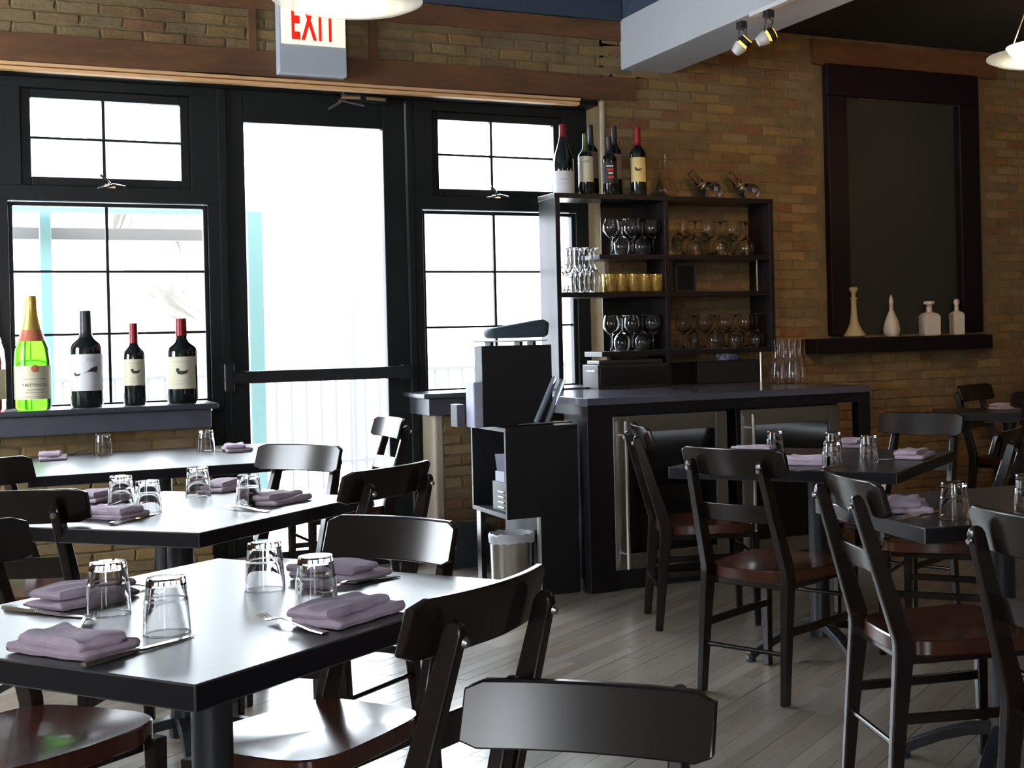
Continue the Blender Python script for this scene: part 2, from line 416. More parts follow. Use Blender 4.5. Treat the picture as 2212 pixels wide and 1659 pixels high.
# bar side wall
wb = struct('wall_bar')
MB().span(x_rec, XR, W+0.006, W+0.5, 0, 3.9).build('mortar_face', M_MORTAR, wb)
MB().sweep([(x_rec+0.012, W+0.012, 0), (x_rec+0.012, W+0.012, z_lint)], 0.018, sides=8).build('rounded_corner', M_PLASTER, wb)
dwx0, dwx1, dwz0, dwz1 = X_(1783, 440, W), X_(2108, 440, W), Z_(1783, 725, W), Z_(1945, 157, W)
holes = [(dwx0, dwx1, dwz0-0.1, dwz1), (dwx0-0.14, dwx1+0.16, dwz1-0.02, dwz1+0.17)]
def want_bar(s):
    q = proj((s[0], W, s[1])); return 0 if (1335 < q[0] < 2240 and 60 < q[1] < 1010 and not (1440 < q[0] < 1650 and q[1] > 440)) else 1
brick_field(wb, x_rec+0.02, XR, 0, CEIL_R, holes, W, 300, want_bar, (5, 4, 3, 4, 3, 4))
# window side wall: knee walls, lintel
ww = struct('wall_window')
MB().span(XL, x_knee-0.01, W+0.006, YG+0.06, 0, z_sill-0.10).build('mortar_face', M_MORTAR, ww)
MB().span(x_pier, x_rec+0.01, W+0.006, YG+0.06, 0, z_sill-0.10).build('mortar_face', M_MORTAR, ww)
MB().span(x_pier-0.004, x_pier+0.05, W-0.002, YG, 0, z_sill-0.10).build('rounded_corner', M_PLASTER, ww, bevel=0.012)
MB().span(XL, x_rec+0.26, W+0.006, W+0.30, z_lint+0.13, z_topb-0.02).build('mortar_face', M_MORTAR, ww)
MB().span(XL, x_rec+0.3, W+0.30, YG+0.3, z_lint+0.06, 3.9).build('wall_core', M_PLASTER, ww)
brick_field(ww, XL, x_knee, 0, z_sill-0.10, [], W, 200, lambda s: abs(s[0]-0.4), (3, 6, 1, 7, 2, 5))
brick_field(ww, x_pier+0.05, x_rec, 0, z_sill-0.10, [], W, 90, lambda s: s[0], (4, 4, 3, 3, 3, 4))
brick_field(ww, XL, x_rec+0.24, z_lint+0.145, z_topb-0.12, [], W, 110, lambda s: abs(s[0]-1.0), (4, 4, 2, 4, 3, 5))
# oxide red timbers of the lintel
def rough_bar(x0, x1, y0, y1, z0, z1, n=26, amp=0.006, seed=1):
    rnd = random.Random(seed); vs = []; fs = []
    for i in range(n+1):
        x = x0+(x1-x0)*i/n
        for y, z in ((y0, z0), (y0, z1), (y1, z1), (y1, z0)):
            vs.append((x, y+rnd.uniform(-amp, amp)*0.4, z+rnd.uniform(-amp, amp)))
    for i in range(n):
        for k in range(4): a = i*4+k; b = i*4+(k+1) % 4; fs.append((a, b, b+4, a+4))
    fs += [(3, 2, 1, 0), tuple(n*4+k for k in range(4))]
    return MB().add(vs, fs)
rough_bar(XL, x_rec+0.22, W-0.012, W+0.30, z_lint+0.012, z_lint+0.145, seed=3).build('lower_lintel_beam', M_RUST, ww)
rough_bar(XL, x_rec+0.25, W-0.012, W+0.30, z_topb-0.125, z_topb-0.012, seed=4).build('upper_lintel_beam', M_RUST, ww)
for px in (545, 805):
    xx = X_(px, 90, W); MB().span(xx-0.022, xx+0.022, W-0.010, W+0.02, z_lint+0.14, z_topb-0.11).build('lintel_post', M_RUST, ww, bevel=0.004)
tr = struct('trim_1')
MB().span(XL, X_(1252, 214, W), W-0.018, W+0.03, z_lint-0.008, z_lint+0.008).build('upper_moulding', M_TAN, tr, bevel=0.003)
MB().span(XL, X_(1252, 214, W), W-0.004, W+0.05, z_lint-0.030, z_lint-0.012).build('lower_moulding', M_TAN, tr, bevel=0.003)
MB().span(XL, x_rec+0.01, W+0.05, YG-0.05, z_lint-0.02, z_lint+0.02).build('soffit', M_FRAME, tr)
# blue painted band above the brick
bb = struct('wall_upper_band')
MB().span(XL, X_(1337, 20, W), W-0.03, W+0.3, z_topb-0.012, 3.9).build('painted_face', M_BLUE, bb)
# remaining room shell (mostly behind the camera), with its street windows
def wall_with_openings(name, axis, pos, thick, a0, a1, z0, z1, ops, m):
    s = struct(name); mb = MB(); cur = a0
    for (b0, b1, zz0, zz1) in ops+[(a1, a1, 0, 0)]:
        for (p, q, r, t_) in (((cur, b0, z0, z1),) + (((b0, b1, z0, zz0), (b0, b1, zz1, z1)) if b1 > b0 else ())):
            if q > p and t_ > r:
                if axis == 'x': mb.span(pos, pos+thick, p, q, r, t_)
                else: mb.span(p, q, pos, pos+thick, r, t_)
        cur = b1
    mb.build('plaster_face', m, s); return s
wall_with_openings('wall_left', 'x', XL-0.2, 0.2, YB, YG+0.3, 0, 3.9, [(-1.0, -0.3, 0.95, 2.5), (4.9, 6.5, 0.95, 2.7)], M_PLASTER)
wall_with_openings('wall_rear', 'y', YB-0.2, 0.2, XL, XR, 0, 3.9, [(-2.2, -1.1, 0.9, 2.6)], M_PLASTER)
MB().span(XR, XR+0.2, YB, YG+0.3, 0, 3.9).build('wall_right', M_MORTAR, None, kind='structure')
ce = struct('ceiling')
bx0 = X_(1340, 100, W)
MB().span(XL, bx0+0.02, YB, YG+0.3, CEIL_L, CEIL_L+0.12).build('left_ceiling', M_BLUE, ce)
MB().span(bx0+0.30, XR, YB, W+0.02, CEIL_R, CEIL_R+0.12).build('right_ceiling', M_CEIL, ce)
# white beam with its blue upper side
bz0, bz1 = Z_(1341, 152, W), Z_(1342, 44, W)
bx1 = X_(1447, 159, W)
bm_ = struct('beam')
MB().span(bx0, bx1, YB, W, bz0, bz1).build('white_casing', M_BEAM, bm_, bevel=0.004)
MB().span(bx0+0.004, bx1, YB, W, bz1, CEIL_L+0.1).build('blue_upper_face', M_BLUE, bm_)

# ---- windows and door
def rect_frame(mb, x0, x1, z0, z1, ox0, ox1, oz0, oz1, y0, y1, mi=0):
    """frame between outer rect (ox..) and inner rect (x..)"""
    mb.span(ox0, x0, y0, y1, oz0, oz1, mi); mb.span(x1, ox1, y0, y1, oz0, oz1, mi)
    mb.span(x0, x1, y0, y1, oz0, z0, mi); mb.span(x0, x1, y0, y1, z1, oz1, mi)
def glazed(root, x0, x1, z0, z1, vm, hm, sash=0.045, name='sash'):
    s = MB(); rect_frame(s, x0, x1, z0, z1, x0-sash, x1+sash, z0-sash, z1+sash, YG-0.035, YG+0.02)
    so = s.build(name, M_FRAME, root, bevel=0.004)
    MB().span(x0-0.005, x1+0.005, YG-0.003, YG+0.003, z0-0.005, z1+0.005).build('pane', M_PANE, so, smooth=0)
    for x in vm: MB().span(x-0.007, x+0.007, YG-0.014, YG+0.012, z0, z1).build('muntin', M_FRAME, so)
    for z in hm: MB().span(x0, x1, YG-0.012, YG+0.010, z-0.006, z+0.006).build('muntin', M_FRAME, so)
    return so
gl = lambda px, py: (X_(px, py, YG), Z_(px, py, YG))
ztop = z_lint-0.02
# coordinates of the openings
uz0, uz1 = (Z_(66, 385, YG)+Z_(388, 389, YG))/2, (Z_(66, 213, YG)+Z_(388, 229, YG))/2
lz0, lz1 = z_sill+0.015, Z_(235, 449, YG)
L = dict(ux0=X_(66, 300, YG), ux1=X_(388, 300, YG), lx0=X_(31, 650, YG), lx1=X_(441, 650, YG), m=X_(233, 600, YG))
Rr = dict(ux0=X_(944, 340, YG), ux1=X_(1192, 340, YG), lx0=X_(918, 650, YG), lx1=x_rec-0.10, m=X_(1068, 600, YG))
def window(n, d, xo0, xo1, latchpx):
    w = struct('window_%d' % n); m = MB()
    zm0, zm1 = lz1+0.045, uz0-0.045
    m.span(xo0, d['ux0']-0.045, YG-0.06, YG+0.05, zm0, ztop); m.span(d['ux1']+0.045, xo1, YG-0.06, YG+0.05, zm0, ztop)
    m.span(xo0, d['lx0']-0.02, YG-0.06, YG+0.05, z_sill-0.05, zm0); m.span(d['lx1']+0.02, xo1, YG-0.06, YG+0.05, z_sill-0.05, zm0)
    m.span(xo0, xo1, YG-0.061, YG+0.05, uz1+0.045, ztop); m.span(xo0, xo1, YG-0.062, YG+0.05, zm0-0.02, zm1)
    m.build('frame', M_FRAME, w, bevel=0.003)
    uh = [(uz0+uz1)/2]; dz = lz1-lz0
    glazed(w, d['ux0'], d['ux1'], uz0, uz1, [d['m']-0.005], uh)
    glazed(w, d['lx0'], d['lx1'], lz0, lz1, [d['m']], [Z_(235, 587, YG), Z_(235, 721, YG)], sash=0.02)
    if latchpx:
        a = ony(latchpx[0], latchpx[1], YG-0.07); lt = MB()
        lt.sweep([(a.x-0.06, YG-0.075, a.z-0.012), (a.x-0.02, YG-0.085, a.z-0.005), (a.x+0.015, YG-0.09, a.z+0.006), (a.x+0.07, YG-0.085, a.z-0.004)], 0.006, sides=8)
        lt.sweep([(a.x+0.01, YG-0.06, a.z+0.0), (a.x-0.02, YG-0.11, a.z+0.03), (a.x-0.05, YG-0.12, a.z+0.05)], 0.006, sides=8)
        lt.box((a.x, YG-0.066, a.z), (0.05, 0.012, 0.02))
        lt.build('latch', M_POLISHED, w, label='bright metal awning window latch')
    return w
dfx0, dfx1 = X_(478, 600, YG), X_(888, 600, YG)
window(1, L, L['lx0']-0.10, dfx0, (238, 402))
window(2, Rr, dfx1, x_rec+0.01, (1072, 424))
d3 = {k: v-(L['lx1']-L['lx0'])-0.17 for k, v in L.items()}
window(3, d3, d3['lx0']-0.1, L['lx0']-0.10, None)
d4 = {k: v-2*((L['lx1']-L['lx0'])+0.17) for k, v in L.items()}
window(4, d4, XL-0.1, d3['lx0']-0.10, None)
# sills
for k, (xa, xb) in enumerate(((XL, X_(472, 862, 6.98)), (X_(913, 842, 6.98), x_rec))):
    s = struct('windowsill_%d' % (k+1)); m = MB()
    m.span(xa, xb, 6.96, YG-0.02, z_sill-0.022, z_sill+0.006)
    m.build('sill_top', M_SILL, s, bevel=0.008, seg=3)
    dx = 0.035
    MB().span(xa if k == 0 else xa+dx, xb-(dx if k == 0 else 0), 6.985, YG, z_sill-0.115, z_sill-0.022).build('sill_apron', M_SILL, s, bevel=0.004)
# door
dr = struct('door_1')
gx0, gx1, gz0, gz1 = X_(531, 600, YG), X_(829, 600, YG), 0.12, Z_(672, 274, YG)
m = MB(); rect_frame(m, gx0, gx1, gz0, gz1, dfx0+0.03, dfx1-0.03, 0.0, gz1+0.20, YG-0.045, YG+0.02); m.build('door_leaf', M_FRAME, dr, bevel=0.004)
MB().span(gx0-0.004, gx1+0.004, YG-0.006, YG+0.002, gz0-0.004, gz1+0.004).build('pane', M_PANE, dr, smooth=0)
m = MB(); m.span(dfx0-0.01, dfx0+0.026, YG-0.065, YG+0.05, 0, ztop); m.span(dfx1-0.026, dfx1+0.01, YG-0.065, YG+0.05, 0, ztop)
m.span(dfx0, dfx1, YG-0.066, YG+0.05, gz1+0.206, ztop); m.build('door_frame', M_FRAME, dr, bevel=0.003)
m = MB(); m.span(x_knee-0.02, dfx0, YG-0.05, YG+0.05, 0, z_sill-0.05); m.span(dfx1, x_pier+0.01, YG-0.05, YG+0.05, 0, z_sill-0.05); m.build('frame_lower_panel', M_FRAME, dr)
p0, p1 = ony(500, 813, YG-0.12), ony(884, 806, YG-0.12); pz = (p0.z+p1.z)/2
pb = MB().span(p0.x, p1.x, YG-0.14, YG-0.10, pz-0.033, pz+0.033).build('panic_bar', M_BLACK, dr, bevel=0.008)
for xx, hh in ((p0.x-0.005, 0.075), (p1.x-0.01, 0.04)):
    m = MB(); m.span(xx-0.03, xx+0.02, YG-0.135, YG-0.045, pz-hh, pz+hh); m.build('bar_bracket', M_IRON, pb, bevel=0.01)
c = ony(790, 218, YG-0.1); m = MB(); m.box((c.x, YG-0.09, gz1+0.16), (0.24, 0.07, 0.06)); cl = m.build('door_closer', M_IRON, dr, bevel=0.008)
yc = YG-0.15; m = MB(); P_ = lambda px, py: tuple(ony(px, py, yc))
m.sweep([P_(738, 209), P_(778, 211)], (0.012, 0.022)); m.sweep([P_(790, 212), P_(832, 216)], (0.012, 0.018))
m.sweep([P_(731, 217), P_(787, 229)], (0.010, 0.012)); m.sweep([P_(736, 220), P_(709, 236)], (0.010, 0.014)); m.sweep([P_(742, 196), P_(732, 222)], 0.008, sides=8)
m.build('closer_arm', M_POLISHED, cl)
# baseboards (skirting box near the pier)
s = struct('baseboard_window'); m = MB(); a = onz(972, 1256, 0)
m.span(X_(962, 1200, 6.98), X_(1058, 1200, 6.98), 6.98, W, 0, 0.23); m.build('skirting_box', M_SILL, s, bevel=0.006)
s = struct('baseboard_bar'); MB().span(4.3, XR, W-0.02, W+0.01, 0, 0.10).build('skirting_board', M_DARKPURPLE, s, bevel=0.004)

# ---- blind window on the bar wall
bw = struct('window_5')
ix0, ix1 = X_(1824, 420, W), X_(2066, 420, W); iz1 = Z_(1945, 219, W)
m = MB()
m.span(dwx0, ix0, W-0.05, W+0.08, dwz0, iz1); m.span(ix1, dwx1, W-0.05, W+0.08, dwz0, iz1); m.span(dwx0, dwx1, W-0.052, W+0.08, iz1, dwz1+0.01)
m.build('frame', M_DARKPURPLE, bw, bevel=0.006)
MB().span(ix0-0.01, ix1+0.01, W-0.004, W+0.03, dwz0, iz1+0.01).build('panel', M_GREENBOARD, bw)
MB().span(X_(1848, 208, W), ix1-0.01, W-0.03, W-0.02, iz1-0.012, iz1-0.004).build('picture_rod', M_STEEL, bw)
MB().span(ix0, ix0+0.018, W-0.02, W-0.005, dwz0, iz1).build('inner_bead', M_DARKPURPLE, bw)
MB().span(ix1-0.018, ix1, W-0.02, W-0.005, dwz0, iz1).build('inner_bead', M_DARKPURPLE, bw)
MB().span(dwx1, dwx1+0.02, W-0.03, W+0.01, dwz0, dwz1-0.02).build('outer_bead', M_SILL, bw)
zs5 = (Z_(1762, 735, W-0.1)+Z_(2142, 719, W-0.1))/2
m = MB(); m.span(X_(1762, 750, W-0.12), X_(2143, 735, W-0.12), W-0.13, W+0.02, zs5-0.095, zs5); m.build('sill_shelf', M_DARKPURPLE, bw, bevel=0.006)
rough_bar(X_(1752, 110, W), X_(2150, 140, W), W-0.02, W+0.05, dwz1+0.005, dwz1+0.16, seed=8, amp=0.009).build('lintel_beam', M_RUST, bw)

# ================================================================== FURNITURE
# ---- chairs
def seat_mesh():
    mb = MB(); N = 40; vs = []; fs = []
    def outline(a, s=1.0):
        c, s_ = math.cos(a), math.sin(a); e = 2/5.0
        x = math.copysign(abs(c)**e, c); y = math.copysign(abs(s_)**e, s_)
        w = 0.205+0.022*y
        return x*w*s, (y*0.205-0.02*(x*x)*(1 if y > 0 else -0.3))*s
    rings = [(0.0, 0), (0.35, 0), (0.65, 0), (0.86, 0), (0.985, 0), (1.0, -0.004), (1.0, -0.038), (0.98, -0.042)]
    for r, dz in rings:
        for k in range(N):
            x, y = outline(2*PI*k/N, max(r, 0.001))
            ridge = 0.005*math.exp(-(x/0.035)**2)*max(0, y/0.2)
            dish = -0.007*(1-min(r, 1)**2.2)
            lift = 0.003*(abs(x)/0.2)**2
            vs.append((x, y, 0.435+dish+lift+(ridge if r < 0.95 else 0)+dz))
    for i in range(len(rings)-1):
        for k in range(N): a, b = i*N+k, i*N+(k+1) % N; fs.append((a, b, b+N, a+N))
    fs.append(tuple((len(rings)-1)*N+k for k in range(N)))
    mb.add(vs, fs); return mb
def curved_board(w, h, t, y0, z0, k, rake, n=14, power=2.2, corner=0.012):
    """board curved in plan: y = y0 + k|x|^power, raked by dy/dz"""
    mb = MB(); vs = []; fs = []
    for i in range(n+1):
        x = -w/2+w*i/n; y = y0+k*(abs(x)/(w/2))**power; c = corner if i in (0, n) else 0
        for (dz, dy) in ((-h/2+c, t/2), (h/2-c, t/2), (h/2-c, -t/2), (-h/2+c, -t/2)):
            vs.append((x, y+dy+dz*rake, z0+dz))
    for i in range(n):
        for q in range(4): a = i*4+q; b = i*4+(q+1) % 4; fs.append((a, b, b+4, a+4))
    fs += [(3, 2, 1, 0), tuple(n*4+q for q in range(4))]
    return mb.add(vs, fs)
CH = {}
def chair_meshes():
    CH['seat'] = seat_mesh().mesh('seat', M_SEAT, 0, 30)
    rake = -0.305
    CH['top_rail'] = curved_board(0.43, 0.098, 0.018, -0.288, 0.807, 0.034, rake, power=2.0).mesh('top_rail', M_CHAIR, 0.004, 40)
    CH['back_slat'] = curved_board(0.325, 0.062, 0.014, -0.250, 0.632, 0.012, rake, corner=0).mesh('back_slat', M_CHAIR, 0.003, 40)
    CH['wide_rail'] = curved_board(0.435, 0.106, 0.018, -0.288, 0.764, 0.020, rake, power=2.0).mesh('top_rail', M_CHAIR, 0.004, 40)
    for s, nm in ((-1, 'rl'), (1, 'rr')):
        pts = [(s*.174, -.236, 0), (s*.171, -.214, .24), (s*.168, -.197, .405), (s*.167, -.199, .445), (s*.1565, -.258, .64), (s*.147, -.307, .80), (s*.1465, -.310, .812), (s*.146, -.312, .818)]
        sz = [(.024, .032), (.028, .042), (.03, .052), (.03, .052), (.028, .042), (.026, .034), (.022, .026), (.012, .012)]
        CH[nm] = MB().sweep(pts, sz, side=(1, 0, 0)).mesh('rear_leg', M_CHAIR, 0.004, 40)
        pts = [(s*.188, .185, 0), (s*.186, .18, .40)]
        CH['f'+nm] = MB().sweep(pts, [(.025, .025), (.036, .036)], side=(1, 0, 0)).mesh('front_leg', M_CHAIR, 0.004, 40)
        CH['s'+nm] = MB().sweep([(s*.172, -.212, .235), (s*.187, .182, .235)], (0.016, 0.026)).mesh('side_stretcher', M_CHAIR, 0.003, 40)
        m_ = MB(); 
        m_.sweep([(s*.1475, -.331, .785), (s*.1475, -.324, .7865)], [0.006, 0.009], sides=10)
        CH['b'+nm] = m_.mesh('bolt', M_BOLT, 0, 40)
    CH['rs'] = MB().sweep([(-.170, -.220, .165), (.170, -.220, .165)], 0.008, sides=10).mesh('rear_stretcher', M_CHAIR, 0, 50)
    CH['fs'] = MB().sweep([(-.185, .183, .30), (.185, .183, .30)], 0.008, sides=10).mesh('front_stretcher', M_CHAIR, 0, 50)
    m_ = MB(); m_.span(-.165, .165, -.19, .17, .372, .396); CH['ap'] = m_.mesh('seat_rail', M_CHAIR, 0.003, 40)
chair_meshes()
def chair(label, mid, facing, group, sx=1.0, sz=1.0, rail=False):
    f = math.radians(facing); off = 0.235
    loc = (mid[0]+off*math.cos(f), mid[1]+off*math.sin(f), 0)
    c = thing('dining_chair', label, 'chair', loc, f-PI/2, group)
    c.scale = (sx, 1, sz)
    for nm, key in (('seat', 'seat'), ('seat_rail', 'ap'), ('top_rail', 'top_rail'), ('back_slat', 'back_slat'), ('rear_leg', 'rl'), ('rear_leg', 'rr'), ('front_leg', 'frl'), ('front_leg', 'frr'),
                    ('side_stretcher', 'srl'), ('side_stretcher', 'srr'), ('rear_stretcher', 'rs'), ('front_stretcher', 'fs')):
        o = link(nm, CH['wide_rail'] if rail and nm == 'top_rail' else CH[key], c)
        if nm == 'seat': o['label'] = 'saddle-shaped red-brown seat'
    for key in ('brl', 'brr'): link('bolt', CH[key], c)
    return c
GL_, GR_ = 'dark chairs on the window side', 'dark chairs on the bar side'
chair('dark chair in the front centre with its back low in the picture, facing us', (0.739, 1.772), 226, None, 0.9, 0.9, rail=True)
chair('dark chair at near right side of front table, seen from behind', (0.684, 2.102), 126, GL_, 0.86)
chair('dark chair at far right side of front table, its bare back rail facing us', (0.796, 3.035), 214, GL_, 0.88, 0.975)
chair('dark chair at far left of front table, cut by the left picture edge', (-0.084, 3.336), -55, GL_)
chair('dark chair at left of second table with a bright bolt in its back', (0.065, 4.19), 62, GL_)
chair('dark chair at near right side of second table, seen from behind', (1.08, 4.134), 128, GL_)
chair('dark chair at far side of second table, pale sheen across its back rail', (1.02, 5.15), 213, GL_)
chair('dark chair between second table and window table, at left picture edge', (-0.01, 5.278), -50, GL_)
chair('dark chair by the door at the right end of the window table', (1.75, 6.62), 184, GL_, 0.95)
chair('dark red-seated chair facing away, front left of square bar-side table', (2.257, 3.947), 24, GR_, 1.0)
chair('dark chair in profile beside the left wine cooler', (2.53, 5.19), -18, GR_)
chair('dark red-seated chair at left of nearest bar-side table, seen from behind', (2.095, 2.985), -15, GR_)
chair('dark chair cut by the right picture edge, nearest on the bar side', (1.955, 2.12), 0, GR_)
chair('dark chair beyond the bar-side table with blue sheen on its rail', (3.75, 4.90), 204, GR_)
chair('dark chair standing against the brick wall under the blind window', (5.45, 6.50), -67, GR_, 1.0, 1.03)
chair('dark chair right of square bar-side table, seen nearly edge on', (3.42, 3.97), 128, GR_)
chair('dark chair at the far right table, only its rail corner in view', (5.36, 5.80), 60, GR_, 1.0, 1.02)

# ---- tables
def table(label, cx_, cy_, ang, w, d, name='dining_table', group=None, base='cross', double=False):
    t = thing(name, label, 'table', (cx_, cy_, 0), math.radians(ang), group)
    m = MB(); m.box((0, 0, T-0.021), (w, d, 0.042)); m.mi = [1, 0, 1, 1, 1, 1]; m.build('tabletop', [M_TABLE, M_EDGE], t, bevel=0.003)
    cols = ((-w*0.28, 0), (w*0.28, 0)) if double else ((0, 0),)
    for cx2, cy2 in cols:
        m = MB(); m.lathe([(0.045, 0.07), (0.043, 0.12), (0.038, 0.14), (0.038, 0.66), (0.05, 0.70), (0.05, 0.708)], 20, (cx2, cy2, 0)); m.build('pedestal', M_IRON, t, smooth=50)
        MB().box((cx2, cy2, 0.698), (0.34, 0.34, 0.018)).build('top_plate', M_IRON, t)
        for k in range(4):
            a = k*PI/2+PI/4 if base == 'cross' else k*PI/2
            ca_, sa_ = math.cos(a), math.sin(a)
            prof = [(0.03, 0.115, .05), (0.10, 0.105, .046), (0.18, 0.08, .042), (0.26, 0.045, .038), (0.30, 0.022, .04)]
            m = MB(); m.sweep([(cx2+r*ca_, cy2+r*sa_, z) for r, z, q in prof], [(q, 0.03) for r, z, q in prof]); m.lathe([(0.02, 0.0), (0.02, 0.008), (0.012, 0.02)], 12, (cx2+0.295*ca_, cy2+0.295*sa_, 0))
            m.build('foot', M_IRON, t, bevel=0.004, smooth=45)
    return t
def tcentre(corner, ang, w, d):
    a = math.radians(ang); c = corner
    return (c.x+w/2*math.cos(a)-d/2*math.sin(a), c.y+w/2*math.sin(a)+d/2*math.cos(a))
c1 = tcentre(onz(421, 1480, T), 35.6, .86, .845)
c2 = tcentre(onz(430, 1151, T), 43, .80, .80)
r1c = tcentre(onz(1937, 1021, T), 37.5, .84, .87)
table('black square table nearest us, four place settings', c1[0], c1[1], 35.6, .86, .845, group='black tables')
table('black square table second from the front on window side', c2[0], c2[1], 43, .80, .80, group='black tables')
t3x0, t3x1, t3y0, t3y1 = 0.13, 1.22, 5.72, 6.80
table('black table against the window wall under the big bottles', (t3x0+t3x1)/2, (t3y0+t3y1)/2, 0, t3x1-t3x0, t3y1-t3y0, group='black tables')
table('black square table in front of the wine coolers', r1c[0], r1c[1], 37.5, .84, .87, group='black tables')
r2 = onz(1997, 1141, T); r2x, r2y = r2.x, r2.y
r2a = -9.0
r2c = tcentre(r2, r2a, .84, .66)
table('black square table nearest us on the bar side', r2c[0], r2c[1], r2a, .84, .66, group='black tables')
r3 = onz(2098, 893, T); table('dark table by the brick wall at the right picture edge', r3.x+0.35, r3.y+0.08, -32, .84, .5, group='black tables')

# ---- tumblers, napkins, cutlery
def tumbler_mesh():
    # upside down: rim at z=0, thick base on top
    out = [(0.0390, 0.0), (0.0396, 0.001), (0.0372, 0.056), (0.0354, 0.060), (0.0325, 0.093), (0.0312, 0.096), (0.0, 0.0965)]
    inn = [(0.0, 0.084), (0.0265, 0.0845), (0.0290, 0.081), (0.0345, 0.040), (0.0376, 0.001), (0.0390, 0.0)]
    m = MB(); m.lathe(out, 28, cap=False); m.lathe(inn, 28, cap=False)
    me = m.mesh('tumbler', M_GLASS, 0, 40)
    bm = bmesh.new(); bm.from_mesh(me); bmesh.ops.remove_doubles(bm, verts=bm.verts, dist=1e-5); bmesh.ops.recalc_face_normals(bm, faces=bm.faces); bm.to_mesh(me); bm.free()
    me.polygons.foreach_set('use_smooth', [True]*len(me.polygons)); me.set_sharp_from_angle(angle=math.radians(18))
    return me
TUMB = tumbler_mesh()
def tumbler(px, py, label, group, s=1.0):
    p = onz(px, py, T); o = link('tumbler', TUMB, None, label=label, category='glass', group=group); o.location = (p.x, p.y, T+0.0005); o.rotation_euler = (0, 0, random.random()*6)
    o.scale = (s, s, s); return o
def fold_layer(w, d, z0, t, off=(0, 0), rot=0.0, seed=0, sag=0.004):
    """a rounded folded pad of cloth: superelliptic cross-section, softly uneven"""
    rnd = random.Random(seed); n, m_ = 16, 10; vs = []; fs = []
    ph = rnd.random()*6
    def P(u, v, top):
        x = u*w/2; y = v*d/2
        eu, ev = max(0, 1-abs(u)**44), max(0, 1-abs(v)**30)
        h = t*0.5*(eu**0.5)*(ev**0.45)
        wav = 0.0022*math.sin(3*u+ph)+0.0016*math.sin(5*v+2*u+ph)
        z = z0+t/2+(h+1.6*wav*min(1, h*200) if top else -h)
        ca_, sa_ = math.cos(rot), math.sin(rot)
        x += 0.002*math.sin(9*v+ph); y += 0.002*math.sin(8*u+ph)
        return (off[0]+x*ca_-y*sa_, off[1]+x*sa_+y*ca_, z)
    us = [math.sin(PI/2*(-1+2*i/n)) for i in range(n+1)]; vs_ = [math.sin(PI/2*(-1+2*j/m_)) for j in range(m_+1)]
    for top in (True, False):
        o = len(vs)
        for v in vs_:
            for u in us: vs.append(P(u, v, top))
        for j in range(m_):
            for i in range(n):
                a = o+j*(n+1)+i; f = (a, a+1, a+n+2, a+n+1); fs.append(f if top else tuple(reversed(f)))
    return MB().add(vs, fs)
NAP = []
for k in range(4):
    m = fold_layer(0.185, 0.112, 0.0, 0.017, seed=k)
    t_ = fold_layer(0.172, 0.088, 0.0155, 0.017, off=(0.012*(1 if k % 2 else -1), 0.012), rot=0.06*(k-1.5), seed=10+k); m.add(t_.v, t_.f)
    NAP.append(m.mesh('napkin', M_LINEN, 0, 60))
def napkin(px, py, ang, label, group, k=0, s=1.0):
    p = onz(px, py, T); o = link('napkin', NAP[k % 4], None, label=label, category='napkin', group=group); o.location = (p.x, p.y, T+0.001); o.rotation_euler = (0, 0, math.radians(ang)); o.scale = (s, s, s); return o
def strip(pts, name, m):
    """flat cutlery body: pts = [(x, halfwidth, z, thick)]"""
    mb = MB(); vs = []; fs = []
    for x, w, z, t in pts:
        vs += [(x, -w, z), (x, w, z), (x, w*0.85, z+t), (x, -w*0.85, z+t)]
    for i in range(len(pts)-1):
        for q in range(4): a = i*4+q; b = i*4+(q+1) % 4; fs.append((a, b, b+4, a+4))
    fs += [(3, 2, 1, 0), tuple((len(pts)-1)*4+q for q in range(4))]
    return mb.add(vs, fs)
def fork_meshes():
    h = strip([(-0.10, .009, .001, .002), (-0.06, .007, .0015, .0025), (-0.01, .0035, .006, .003), (0.03, .003, .010, .003), (0.045, .007, .008, .002), (0.055, .011, .005, .0018), (0.062, .012, .004, .0016)], 'handle', None)
    hm = h.mesh('fork_handle', M_POLISHED, 0, 50)
    tm = strip([(0.060, .0013, .0045, .0016), (0.080, .0012, .005, .0014), (0.10, .0008, .011, .001)], 't', None).mesh('tine', M_POLISHED, 0, 50)
    return hm, tm
FH, FT = fork_meshes()
KN = strip([(-0.115, .006, .001, .006), (-0.10, .0085, .0005, .008), (-0.02, .006, .001, .006), (-0.012, .005, .002, .004), (0.0, .007, .001, .003), (0.07, .009, .0005, .0018), (0.10, .006, .0005, .0014), (0.112, .001, .0005, .001)], 'k', None)
KH = strip([(-0.115, .006, .001, .006), (-0.10, .0085, .0005, .008), (-0.02, .006, .001, .006)], 'k', None).mesh('knife_handle', M_POLISHED, 0, 40)
KB = strip([(-0.02, .005, .002, .004), (0.0, .007, .001, .003), (0.07, .009, .0005, .0018), (0.10, .006, .0005, .0014), (0.112, .001, .0005, .001)], 'k', None).mesh('knife_blade', M_POLISHED, 0, 40)
def orient(p, q):
    a, b = onz(*p, T), onz(*q, T); return (a+b)/2, math.atan2(b.y-a.y, b.x-a.x)
def fork(tail, tip, label, z=0.0, group='cutlery at the place settings'):
    c, a = orient(tail, tip); f = thing('fork', label, 'fork', (c.x, c.y, T+0.001+z), a, group); link('handle', FH, f)
    for k in range(4):
        o = link('tine', FT, f); o.location = (0, (k-1.5)*0.0062, 0)
    return f
def knife(tail, tip, label, z=0.0, group='cutlery at the place settings'):
    c, a = orient(tail, tip); f = thing('knife', label, 'knife', (c.x, c.y, T+0.001+z), a, group); link('handle', KH, f); link('blade', KB, f); return f
